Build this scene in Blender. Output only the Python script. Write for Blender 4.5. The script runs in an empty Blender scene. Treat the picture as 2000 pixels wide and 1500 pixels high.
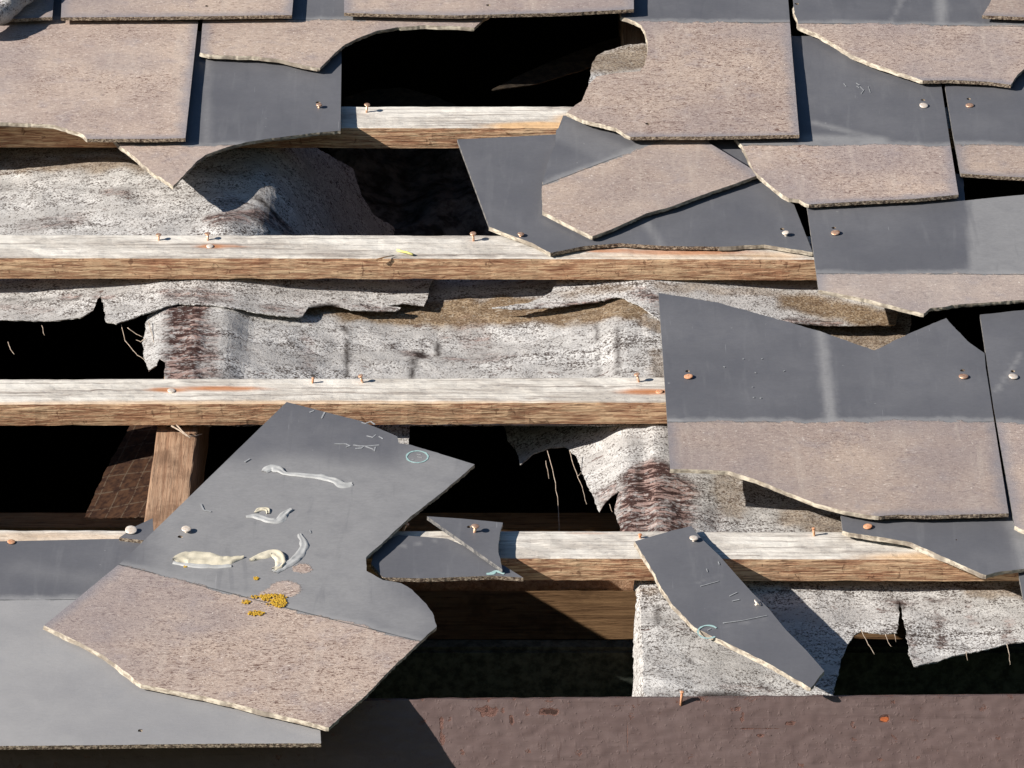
import bpy, bmesh, math, random
from mathutils import Vector, Matrix, noise
from mathutils.geometry import delaunay_2d_cdt
random.seed(7)
C = bpy.context.scene.collection
R_ = math.radians

# ------------------------------------------------------------------ roof frame
PITCH = R_(32)
VIEW = R_(30)                       # angle between the line of sight and the slope
DIST = 6.25
FPX = 12500.0                       # focal length in photograph pixels (2000 wide)
U = Vector((1, 0, 0))
V = Vector((0, math.cos(PITCH), math.sin(PITCH)))
N = Vector((0, -math.sin(PITCH), math.cos(PITCH)))
O = Vector((0, 0, 4.6))
ROOF = Matrix(((U.x, V.x, N.x, O.x), (U.y, V.y, N.y, O.y), (U.z, V.z, N.z, O.z), (0, 0, 0, 1)))
ROOF3 = ROOF.to_3x3()
CAM = Vector((0, -DIST*math.cos(VIEW), DIST*math.sin(VIEW)))       # in roof coordinates
FW = Vector((0, math.cos(VIEW), -math.sin(VIEW)))
UPV = Vector((0, math.sin(VIEW), math.cos(VIEW)))

# ------------------------------------------------------------------ camera
cd = bpy.data.cameras.new('camera'); cam = bpy.data.objects.new('camera', cd); C.objects.link(cam)
cd.sensor_width = 36; cd.lens = 36*FPX/2000; cd.clip_start = 0.05; cd.clip_end = 2000
_z = ROOF3 @ (-FW); _y = ROOF3 @ UPV; _x = ROOF3 @ Vector((1, 0, 0)); _p = ROOF @ CAM
cam.matrix_world = Matrix(((_x.x, _y.x, _z.x, _p.x), (_x.y, _y.y, _z.y, _p.y), (_x.z, _y.z, _z.z, _p.z), (0, 0, 0, 1)))
bpy.context.scene.camera = cam

# ------------------------------------------------------------------ sky, sun, exposure
TO_SUN = (ROOF3 @ Vector((-1.42, -0.46, 1.0))).normalized()
world = bpy.data.worlds.new('World'); bpy.context.scene.world = world; world.use_nodes = True
wn = world.node_tree; bg = wn.nodes['Background']
sky = wn.nodes.new('ShaderNodeTexSky'); sky.sky_type = 'NISHITA'; sky.sun_disc = False; sky.ozone_density = 5.0; sky.dust_density = 0.2
sky.sun_elevation = math.asin(TO_SUN.z); sky.sun_rotation = math.atan2(TO_SUN.x, TO_SUN.y)
wn.links.new(sky.outputs[0], bg.inputs[0]); bg.inputs[1].default_value = 0.05
sd = bpy.data.lights.new('sun', 'SUN'); sun = bpy.data.objects.new('sun', sd); C.objects.link(sun)
sd.energy = 5.0; sd.angle = R_(0.5); sd.color = (1, 0.945, 0.87)
sun.rotation_euler = TO_SUN.to_track_quat('Z', 'Y').to_euler()
vs = bpy.context.scene.view_settings
vs.view_transform = 'Standard'; vs.look = 'None'; vs.gamma = 1; vs.exposure = 0.55

# ------------------------------------------------------------------ geometry helpers
def ray(px, py):
    return FW*FPX + Vector((1, 0, 0))*(px-1000) - UPV*(py-750)
def on_plane(px, py, pl):           # pl: w = a + b u + c v
    a, b, c = pl; d = ray(px, py)
    t = (a + b*CAM.x + c*CAM.y - CAM.z)/(d.z - b*d.x - c*d.y)
    return CAM + d*t
def on_w(px, py, w): return on_plane(px, py, (w, 0, 0))
def on_v(px, py, v):
    d = ray(px, py); return CAM + d*((v-CAM.y)/d.y)
def on_f(px, py, f):                # f: w = f(u, v), found by iteration along the sight line
    p = on_w(px, py, -0.03)
    for _ in range(14):
        q = on_w(px, py, f(p.x, p.y)); p = p.lerp(q, 0.6)
    return p
def plane3(*pts):
    P = [on_w(x, y, w/1000) for x, y, w in pts]
    n = (P[1]-P[0]).cross(P[2]-P[0])
    return (n.dot(P[0])/n.z, -n.x/n.z, -n.y/n.z)
def rows(y1, w1, y2, w2):
    return plane3((600, y1, w1), (1400, y1, w1), (1000, y2, w2))
def inpoly(x, y, poly):
    r = False; j = len(poly)-1
    for i in range(len(poly)):
        xi, yi = poly[i]; xj, yj = poly[j]
        if (yi > y) != (yj > y) and x < (xj-xi)*(y-yi)/(yj-yi)+xi: r = not r
        j = i
    return r
def segdist(px, py, ax, ay, bx, by):
    dx, dy = bx-ax, by-ay; l = dx*dx+dy*dy
    t = 0 if l == 0 else max(0, min(1, ((px-ax)*dx+(py-ay)*dy)/l))
    return math.hypot(px-ax-t*dx, py-ay-t*dy)
def smooth(a, b, x):
    t = max(0, min(1, (x-a)/(b-a))); return t*t*(3-2*t)

def link(name, me, mats, parent=None, loc=None):
    """link a mesh whose vertices are in roof coordinates; its origin goes to loc (default: centre)"""
    o = bpy.data.objects.new(name, me); C.objects.link(o)
    if not isinstance(mats, (list, tuple)): mats = [mats]
    for m in mats: me.materials.append(m)
    if loc is None:
        xs = [v.co for v in me.vertices]
        loc = Vector([(min(v[i] for v in xs)+max(v[i] for v in xs))/2 for i in range(3)])
    me.transform(Matrix.Translation(-loc))
    if parent is None: o.matrix_world = ROOF @ Matrix.Translation(loc)
    else:
        o.parent = parent; o.location = loc - Vector(parent['_loc'])
    o['_loc'] = tuple(loc)
    return o
def tag(o, label, cat=None, group=None, kind=None):
    if label: o['label'] = label
    if cat: o['category'] = cat
    if group: o['group'] = group
    if kind: o['kind'] = kind
    return o
def empty(name, loc):
    o = bpy.data.objects.new(name, None); C.objects.link(o); o.empty_display_size = 0.02
    o.matrix_world = ROOF @ Matrix.Translation(loc); o['_loc'] = tuple(loc); return o

# ------------------------------------------------------------------ material helpers
class NT:
    def __init__(s, name, rough=0.8, spec=0.3):
        s.m = bpy.data.materials.new(name); s.m.use_nodes = True; s.t = s.m.node_tree
        s.b = s.t.nodes['Principled BSDF']; s.b.inputs['Roughness'].default_value = rough
        s.b.inputs['Specular IOR Level'].default_value = spec
        s.tc = s.t.nodes.new('ShaderNodeTexCoord')
    def n(s, k, **kw):
        x = s.t.nodes.new(k)
        for a, v in kw.items(): setattr(x, a, v)
        return x
    def l(s, a, b): s.t.links.new(a, b)
    def put(s, sock, v):
        if isinstance(v, bpy.types.NodeSocket): s.l(v, sock)
        elif isinstance(v, (tuple, list)) and len(v) == 3 and sock.type == 'RGBA': sock.default_value = (*v, 1)
        else: sock.default_value = v
    def coord(s, scale=(1, 1, 1), rot=(0, 0, 0), loc=(0, 0, 0)):
        mp = s.n('ShaderNodeMapping'); s.l(s.tc.outputs['Object'], mp.inputs[0])
        oi = s.n('ShaderNodeObjectInfo'); v = s.n('ShaderNodeVectorMath', operation='MULTIPLY_ADD')
        cx = s.n('ShaderNodeCombineXYZ')
        s.l(oi.outputs['Random'], cx.inputs[0]); s.l(oi.outputs['Random'], cx.inputs[2])
        s.l(cx.outputs[0], v.inputs[0]); v.inputs[1].default_value = (37, 0, 23); s.l(s.tc.outputs['Object'], v.inputs[2])
        s.l(v.outputs[0], mp.inputs[0])
        mp.inputs['Scale'].default_value = scale; mp.inputs['Rotation'].default_value = rot; mp.inputs['Location'].default_value = loc
        return mp.outputs[0]
    def noise(s, scale, detail=4, rough=0.6, vec=None, dist=0.0):
        x = s.n('ShaderNodeTexNoise'); x.inputs['Scale'].default_value = scale; x.inputs['Detail'].default_value = detail
        x.inputs['Roughness'].default_value = rough; x.inputs['Distortion'].default_value = dist
        s.l(vec if vec is not None else s.coord(), x.inputs['Vector']); return x.outputs[0]
    def ramp(s, f, lo, hi, a=0.0, b=1.0):
        x = s.n('ShaderNodeMapRange', interpolation_type='SMOOTHSTEP'); s.put(x.inputs[0], f)
        x.inputs[1].default_value = lo; x.inputs[2].default_value = hi; x.inputs[3].default_value = a; x.inputs[4].default_value = b
        return x.outputs[0]
    def math(s, op, a, b=0.0, c=0.0):
        x = s.n('ShaderNodeMath', operation=op); s.put(x.inputs[0], a); s.put(x.inputs[1], b)
        if len(x.inputs) > 2: s.put(x.inputs[2], c)
        return x.outputs[0]
    def mix(s, f, a, b, mode='MIX'):
        x = s.n('ShaderNodeMix', data_type='RGBA', blend_type=mode, clamp_factor=True)
        s.put(x.inputs['Factor'], f); s.put(x.inputs['A'], a); s.put(x.inputs['B'], b); return x.outputs['Result']
    def attr(s, name):
        x = s.n('ShaderNodeAttribute'); x.attribute_name = name; return x.outputs['Fac']
    def bump(s, h, strength=0.5, dist=0.001):
        x = s.n('ShaderNodeBump'); x.inputs['Strength'].default_value = strength; x.inputs['Distance'].default_value = dist
        s.l(h, x.inputs['Height']); s.l(x.outputs[0], s.b.inputs['Normal'])
    def out(s, col, rough=None):
        s.put(s.b.inputs['Base Color'], col)
        if rough is not None: s.put(s.b.inputs['Roughness'], rough)
        return s.m

def mat_slate():
    k = NT('slate_face', 0.55, 0.35)
    w = k.attr('weather'); tan = k.attr('tan'); pale = k.attr('pale'); edge = k.attr('edge')
    big = k.noise(9, 4, 0.55); mid = k.noise(38, 5, 0.65)
    fib = k.noise(1, 5, 0.72, k.coord((190, 400, 300)), 0.8)
    fine = k.noise(420, 2, 0.5)
    strokes = k.math('MAXIMUM', k.noise(1, 3, 0.6, k.coord((120, 290, 200), (0, 0, 0.5)), 2.2), k.noise(1, 3, 0.6, k.coord((120, 290, 200), (0, 0, -0.45), (3, 5, 1)), 2.2))
    # fresh face
    g = k.mix(k.ramp(big, 0.35, 0.7), (0.118, 0.119, 0.131), (0.152, 0.152, 0.163))
    g = k.mix(k.ramp(mid, 0.45, 0.8, 0, 0.35), g, (0.108, 0.110, 0.128))
    sp = k.ramp(k.noise(120, 2, 0.5), 0.76, 0.80, 0, 0.55)
    g = k.mix(sp, g, (0.33, 0.33, 0.33))
    g = k.mix(k.math('MULTIPLY', pale, k.ramp(mid, 0.25, 0.6, 0.75, 1.0)), g, (0.268, 0.264, 0.266))
    g = k.mix(k.ramp(fib, 0.3, 0.7, 0, 0.18), g, (0.06, 0.06, 0.065))
    strk = k.noise(1, 4, 0.6, k.coord((70, 7, 20)), 0.6)
    g = k.mix(k.ramp(strk, 0.55, 0.72, 0, 0.16), g, (0.24, 0.24, 0.245))
    g = k.mix(k.ramp(strk, 0.43, 0.30, 0, 0.18), g, (0.075, 0.078, 0.09))
    scr = k.noise(1, 2, 0.5, k.coord((420, 16, 60), (0, 0, 0.9)), 0.3)
    g = k.mix(k.math('MULTIPLY', k.ramp(scr, 0.735, 0.77, 0, 0.6), k.ramp(big, 0.45, 0.6)), g, (0.38, 0.38, 0.39))
    # weathered face: fibrous, mottled
    a = k.mix(k.ramp(big, 0.3, 0.72), (0.36, 0.277, 0.238), (0.475, 0.370, 0.300))
    a = k.mix(k.ramp(mid, 0.5, 0.75, 0, 0.5), a, (0.295, 0.255, 0.265))
    a = k.mix(k.ramp(fib, 0.53, 0.66, 0, 0.7), a, (0.66, 0.56, 0.475))
    a = k.mix(k.ramp(fib, 0.45, 0.33, 0, 0.8), a, (0.15, 0.11, 0.10))
    patch = k.ramp(k.math('MULTIPLY_ADD', k.attr('speck'), 0.42, k.noise(16, 3, 0.6)), 0.55, 0.85)
    a = k.mix(k.math('MULTIPLY', k.ramp(strokes, 0.575, 0.625, 0, 0.9), k.math('MULTIPLY_ADD', patch, 0.9, 0.1)), a, (0.115, 0.06, 0.045))
    a = k.mix(k.ramp(fine, 0.685, 0.73, 0, 0.8), a, (0.82, 0.74, 0.65))
    a = k.mix(k.ramp(k.noise(5.5, 3, 0.6), 0.42, 0.68, 0, 0.55), a, (0.265, 0.225, 0.225))
    a = k.mix(k.ramp(strk, 0.52, 0.74, 0, 0.35), a, (0.50, 0.42, 0.36))
    rim = k.math('MULTIPLY', k.ramp(k.math('MULTIPLY_ADD', mid, 0.022, edge), 0.026, 0.009), 0.75)
    a = k.mix(rim, a, (0.215, 0.205, 0.225))
    # smooth weathered grey
    s_ = k.mix(k.ramp(big, 0.3, 0.7), (0.24, 0.236, 0.241), (0.295, 0.288, 0.288))
    s_ = k.mix(k.ramp(mid, 0.5, 0.8, 0, 0.4), s_, (0.235, 0.237, 0.25))
    s_ = k.mix(k.ramp(fib, 0.3, 0.75, 0.0, 0.12), s_, (0.1, 0.1, 0.1))
    a = k.mix(tan, s_, a)
    wn_ = k.math('MULTIPLY_ADD', k.math('SUBTRACT', fib, 0.5), 0.010, k.math('MULTIPLY_ADD', k.math('SUBTRACT', mid, 0.5), 0.022, w))
    oi = k.n('ShaderNodeObjectInfo'); rv = k.math('MULTIPLY_ADD', oi.outputs['Random'], 0.24, 0.88)
    cv = k.n('ShaderNodeVectorMath', operation='SCALE'); k.l(a, cv.inputs[0]); k.l(rv, cv.inputs['Scale']); a = cv.outputs[0]
    mask = k.math('MAXIMUM', k.ramp(wn_, -0.0012, 0.0012), k.ramp(k.math('MULTIPLY_ADD', k.math('SUBTRACT', fib, 0.5), 1.4, k.attr('patch')), 0.35, 0.65))
    band = k.math('MULTIPLY', k.ramp(wn_, -0.012, -0.0015), 0.55)
    g = k.mix(band, g, (0.31, 0.305, 0.305))
    col = k.mix(mask, g, a)
    ln = k.math('MULTIPLY', k.ramp(k.math('ABSOLUTE', w), 0.0011, 0.0004), k.ramp(big, 0.42, 0.55, 0, 0.8))
    col = k.mix(ln, col, (0.05, 0.055, 0.055))
    h = k.math('MULTIPLY', k.math('MULTIPLY', fib, mask), k.math('MULTIPLY_ADD', tan, 0.8, 0.2))
    k.bump(k.math('ADD', h, k.math('MULTIPLY', mid, 0.12)), 0.7, 0.0012)
    return k.out(col, k.ramp(mask, 0, 1, 0.5, 0.85))
def mat_cut():
    k = NT('slate_cut_edge', 0.9, 0.2)
    f = k.noise(1, 4, 0.7, k.coord((420, 420, 700)))
    c = k.mix(k.ramp(f, 0.4, 0.62), (0.09, 0.06, 0.045), (0.50, 0.41, 0.31))
    k.bump(f, 1.0, 0.002); return k.out(c)
def mat_fract():
    k = NT('slate_fracture', 0.85, 0.25)
    f = k.noise(1, 4, 0.65, k.coord((110, 110, 300)))
    c = k.mix(k.ramp(f, 0.35, 0.6), (0.25, 0.205, 0.16), (0.54, 0.48, 0.385))
    c = k.mix(k.ramp(k.noise(38, 3, 0.6), 0.46, 0.62, 0, 0.75), c, (0.17, 0.14, 0.115))
    k.bump(f, 0.4, 0.0008); return k.out(c)
def mat_side():
    k = NT('slate_side', 0.7, 0.3)
    f = k.noise(200, 4, 0.7)
    return k.out(k.mix(k.ramp(f, 0.35, 0.65), (0.07, 0.07, 0.075), (0.24, 0.225, 0.21)))
def mat_batten():
    k = NT('weathered_batten', 0.85, 0.15)
    top = k.attr('topface'); rust = k.attr('rust'); fresh = k.attr('fresh')
    gr = k.noise(1, 5, 0.68, k.coord((7, 260, 260)), 0.6)
    gr2 = k.noise(1, 3, 0.6, k.coord((22, 620, 620)), 0.4)
    blo = k.noise(1, 4, 0.65, k.coord((14, 40, 40)))
    fine = k.noise(1, 4, 0.7, k.coord((160, 500, 500)))
    t = k.mix(k.ramp(blo, 0.35, 0.65), (0.51, 0.465, 0.41), (0.75, 0.705, 0.635))
    t = k.mix(k.ramp(gr, 0.50, 0.62, 0, 0.7), t, (0.27, 0.225, 0.195))
    t = k.mix(k.ramp(gr, 0.64, 0.69, 0, 0.9), t, (0.10, 0.075, 0.06))
    t = k.mix(k.math('MULTIPLY', k.ramp(fine, 0.54, 0.66, 0, 0.62), k.ramp(blo, 0.58, 0.40)), t, (0.20, 0.185, 0.19))
    t = k.mix(k.math('MULTIPLY', fresh, 0.8), t, (0.66, 0.43, 0.235))
    t = k.mix(k.math('MULTIPLY', rust, k.ramp(gr, 0.3, 0.6, 1.0, 0.75)), t, (0.46, 0.15, 0.03))
    ln = k.noise(1, 3, 0.6, k.coord((24, 200, 400)), 0.7)
    ln2 = k.noise(1, 3, 0.6, k.coord((45, 300, 620)), 0.7)
    kn = k.noise(1, 3, 0.6, k.coord((130, 300, 90)), 0.8)
    f = k.mix(k.ramp(blo, 0.35, 0.66), (0.59, 0.35, 0.21), (0.69, 0.485, 0.305))
    f = k.mix(k.ramp(ln, 0.55, 0.46, 0, 0.66), f, (0.25, 0.10, 0.055))
    f = k.mix(k.ramp(ln2, 0.54, 0.62, 0, 0.7), f, (0.72, 0.52, 0.33))
    f = k.mix(k.ramp(ln2, 0.43, 0.37, 0, 0.6), f, (0.11, 0.035, 0.02))
    f = k.mix(k.ramp(kn, 0.62, 0.68, 0, 0.6), f, (0.09, 0.035, 0.02))
    col = k.mix(top, f, t)
    h = k.math('ADD', k.math('MULTIPLY', gr, -0.9), k.math('MULTIPLY', ln, k.math('MULTIPLY_ADD', top, -1.0, 1.3)))
    k.bump(k.math('ADD', h, k.math('MULTIPLY', fine, -0.5)), 0.9, 0.0014)
    return k.out(col)
def mat_timber(name, c1, c2, dark, axis=0):
    k = NT(name, 0.85, 0.15)
    sc = [150, 150, 150]; sc[axis] = 5
    gr = k.noise(1, 6, 0.7, k.coord(tuple(sc)), 1.2)
    sc2 = [420, 420, 420]; sc2[axis] = 30
    fi = k.noise(1, 4, 0.7, k.coord(tuple(sc2)))
    c = k.mix(k.ramp(gr, 0.35, 0.62), c1, c2)
    c = k.mix(k.ramp(gr, 0.62, 0.72, 0, 0.85), c, dark)
    c = k.mix(k.ramp(fi, 0.55, 0.70, 0, 0.7), c, dark)
    st = k.noise(22, 4, 0.65); c = k.mix(k.ramp(st, 0.52, 0.68, 0, 0.55), c, tuple(x*.55 for x in c1))
    k.bump(k.math('ADD', gr, fi), 0.6, 0.0012); return k.out(c)
def mat_felt():
    k = NT('roofing_felt', 0.95, 0.08)
    br = k.attr('brown'); be = k.attr('beige'); dk = k.attr('crack')
    n1 = k.noise(1, 5, 0.75, k.coord((480, 480, 480)), 0.3)
    n2 = k.noise(1, 5, 0.68, k.coord((30, 75, 75)), 1.0)
    n3 = k.noise(1, 4, 0.65, k.coord((12, 30, 30)))
    n4 = k.noise(1, 3, 0.6, k.coord((190, 260, 260)), 0.8)
    den = k.math('ADD', k.math('MULTIPLY', n2, 0.34), k.math('MULTIPLY', n3, 0.32))
    den = k.math('ADD', den, k.math('MULTIPLY', n4, 0.25))
    v = k.math('SUBTRACT', k.math('MULTIPLY', n1, 0.9), k.math('SUBTRACT', den, 0.455))
    white = k.mix(k.ramp(n3, 0.35, 0.65), (0.44, 0.42, 0.40), (0.68, 0.66, 0.635))
    c = k.mix(k.ramp(v, 0.33, 0.485), (0.10, 0.082, 0.072), white)
    c = k.mix(k.ramp(v, 0.28, 0.34, 0.55, 0), c, (0.03, 0.022, 0.02))
    spots = k.math('MULTIPLY', k.ramp(k.noise(1, 3, 0.6, k.coord((55, 120, 120)), 0.8), 0.645, 0.72), 0.7)
    c = k.mix(spots, c, (0.085, 0.035, 0.024))
    bc = k.mix(k.ramp(n1, 0.4, 0.6), (0.12, 0.078, 0.045), (0.38, 0.285, 0.19))
    bc = k.mix(k.ramp(n2, 0.42, 0.62, 0, 0.6), bc, (0.10, 0.06, 0.035))
    bc = k.mix(k.ramp(n4, 0.56, 0.68, 0, 0.5), bc, (0.52, 0.46, 0.38))
    c = k.mix(k.math('MULTIPLY', be, k.ramp(n4, 0.3, 0.5, 0.72, 1.0)), c, bc)
    bm = k.math('MULTIPLY', br, k.ramp(k.math('MULTIPLY_ADD', n4, 0.5, k.math('MULTIPLY', n2, 0.5)), 0.38, 0.54, 0.30, 1.0))
    wr = k.noise(1, 3, 0.6, k.coord((45, 170, 170)), 1.0)
    bcol = k.mix(k.ramp(k.math('MULTIPLY_ADD', n1, 0.35, wr), 0.66, 0.78), (0.055, 0.030, 0.026), (0.33, 0.225, 0.195))
    c = k.mix(bm, c, bcol)
    c = k.mix(dk, c, (0.02, 0.012, 0.01))
    k.bump(k.math('ADD', k.math('MULTIPLY', v, 0.7), k.math('MULTIPLY', n2, 0.9)), 0.8, 0.002)
    return k.out(c)
def mat_hessian():
    k = NT('hessian_backing', 0.95, 0.1)
    c = None
    f = k.noise(150, 4, 0.7)
    w1 = k.n('ShaderNodeTexWave', bands_direction='X'); w1.inputs['Scale'].default_value = 1
    k.l(k.coord((17, 17, 17), (0, 0, 0.25)), w1.inputs['Vector']); w1.inputs['Distortion'].default_value = 1.5; w1.inputs['Detail Scale'].default_value = 0.6
    w2 = k.n('ShaderNodeTexWave', bands_direction='Y'); w2.inputs['Scale'].default_value = 1
    k.l(k.coord((12, 12, 12), (0, 0, 0.3)), w2.inputs['Vector']); w2.inputs['Distortion'].default_value = 1.5; w2.inputs['Detail Scale'].default_value = 0.6
    m = k.math('MAXIMUM', k.ramp(w1.outputs['Fac'], 0.975, 0.99), k.ramp(w2.outputs['Fac'], 0.98, 0.993))
    c = k.mix(k.ramp(f, 0.35, 0.65), (0.022, 0.011, 0.008), (0.055, 0.028, 0.016))
    c = k.mix(k.math('MULTIPLY', m, k.ramp(f, 0.4, 0.52)), c, (0.075, 0.052, 0.036))
    k.bump(m, 0.6, 0.001); return k.out(c)
def mat_fascia():
    k = NT('brown_paint', 0.62, 0.3)
    peel = k.attr('peel')
    n1 = k.noise(1, 5, 0.7, k.coord((25, 60, 60)), 0.5); n2 = k.noise(1, 5, 0.75, k.coord((130, 220, 200)), 1.2)
    n3 = k.noise(1, 4, 0.7, k.coord((8, 60, 200)))
    c = k.mix(k.ramp(n1, 0.35, 0.7), (0.124, 0.083, 0.077), (0.148, 0.103, 0.096))
    c = k.mix(k.ramp(n3, 0.55, 0.75, 0, 0.35), c, (0.07, 0.045, 0.04))
    blis = k.math('MULTIPLY', k.ramp(n2, 0.66, 0.70), k.ramp(k.noise(1, 3, 0.6, k.coord((10, 14, 14))), 0.42, 0.58))
    vs2 = k.noise(1, 3, 0.6, k.coord((230, 20, 26)), 0.5); c = k.mix(k.math('MULTIPLY', k.ramp(vs2, 0.64, 0.70, 0, 0.5), k.ramp(n1, 0.45, 0.6)), c, (0.075, 0.04, 0.034))
    c = k.mix(k.math('MULTIPLY', blis, 0.7), c, (0.12, 0.055, 0.042))
    c = k.mix(k.math('MULTIPLY', k.ramp(n2, 0.72, 0.76, 0, 0.8), k.ramp(n1, 0.45, 0.55)), c, (0.03, 0.018, 0.015))
    wood = k.mix(k.ramp(k.noise(1, 3, 0.6, k.coord((30, 300, 420)), 1), 0.4, 0.6), (0.46, 0.12, 0.035), (0.13, 0.04, 0.02))
    pk = k.math('MULTIPLY_ADD', k.math('SUBTRACT', n2, 0.5), 1.1, peel)
    c = k.mix(k.ramp(pk, 0.46, 0.56, 0, 0.8), c, (0.17, 0.078, 0.058))
    c = k.mix(k.ramp(pk, 0.72, 0.80, 0, 0.9), c, (0.035, 0.016, 0.012))
    c = k.mix(k.ramp(peel, 0.86, 0.93), c, wood)
    h = k.math('ADD', k.math('MULTIPLY', k.ramp(k.noise(1, 2, 0.5, k.coord((260, 300, 300))), 0.60, 0.72), 0.25), k.math('MULTIPLY_ADD', n3, 0.1, k.math('MULTIPLY', k.ramp(pk, 0.45, 0.7), -1.2)))
    k.bump(h, 0.55, 0.0014); return k.out(c)
def mat_plain(name, col, col2=None, sc=60, rough=0.8, metal=0.0, bump=0.3, spec=0.3):
    k = NT(name, rough, spec); k.b.inputs['Metallic'].default_value = metal
    f = k.noise(sc, 5, 0.7); c = k.mix(k.ramp(f, 0.35, 0.65), col, col2 or col)
    if bump: k.bump(f, bump, 0.001)
    return k.out(c)
M_SL = mat_slate(); M_CUT = mat_cut(); M_FR = mat_fract(); M_SD = mat_side()
M_BAT = mat_batten(); M_FELT = mat_felt(); M_HES = mat_hessian(); M_FAS = mat_fascia()
M_RAF = mat_timber('rafter_timber', (0.27, 0.155, 0.095), (0.44, 0.29, 0.19), (0.10, 0.045, 0.028), 1)
M_PUR = mat_timber('purlin_timber', (0.17, 0.095, 0.048), (0.31, 0.185, 0.095), (0.06, 0.027, 0.013), 0)
M_COP = mat_plain('copper', (0.62, 0.30, 0.17), (0.92, 0.66, 0.48), 500, 0.42, 0.65, 0.3)
M_COPP = mat_plain('pale_copper', (0.75, 0.60, 0.48), (0.93, 0.86, 0.76), 500, 0.45, 0.3, 0.3)
M_IRON = mat_plain('rusty_iron', (0.55, 0.22, 0.10), (0.75, 0.45, 0.28), 400, 0.7, 0.2, 0.4)
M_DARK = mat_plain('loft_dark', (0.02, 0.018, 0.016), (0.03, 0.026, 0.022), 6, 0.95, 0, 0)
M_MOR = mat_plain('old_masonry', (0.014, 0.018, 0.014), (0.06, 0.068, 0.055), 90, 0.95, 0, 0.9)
M_LICH = mat_plain('yellow_lichen', (0.36, 0.20, 0.02), (0.60, 0.38, 0.04), 500, 0.9, 0, 0.5)
M_SEAL = mat_plain('dried_sealant', (0.52, 0.47, 0.36), (0.66, 0.60, 0.47), 60, 0.5, 0, 0.3)
M_SEALG = mat_plain('grey_sealant', (0.36, 0.36, 0.355), (0.48, 0.48, 0.47), 60, 0.45, 0, 0.3)
M_CHALK = mat_plain('pale_mark', (0.25, 0.255, 0.265), (0.36, 0.37, 0.38), 300, 0.9, 0, 0)
M_TEAL = mat_plain('teal_mark', (0.26, 0.42, 0.41), (0.36, 0.50, 0.49), 300, 0.9, 0, 0)
M_FIB = mat_plain('pale_fibre', (0.32, 0.24, 0.18), (0.55, 0.46, 0.37), 300, 0.9, 0, 0)
M_STRAW = mat_plain('straw', (0.66, 0.60, 0.16), (0.75, 0.70, 0.3), 300, 0.8, 0, 0)
M_DF = mat_plain('shaded_brown_felt', (0.010, 0.007, 0.005), (0.045, 0.032, 0.02), 120, 0.95, 0, 0.6)  # dry felt too, its colour darkened to stand in for deep shade
M_DF2 = mat_plain('shaded_grey_felt', (0.03, 0.03, 0.034), (0.20, 0.20, 0.21), 45, 0.95, 0, 0.6)  # pale felt with the shade inside the hole put into its colour
M_ROOF = mat_plain('far_slating', (0.12, 0.12, 0.125), (0.24, 0.21, 0.19), 20, 0.7, 0, 0.2)
M_GRASS = mat_plain('ground_grass', (0.05, 0.07, 0.025), (0.09, 0.10, 0.045), 3, 0.9, 0, 0)

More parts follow.
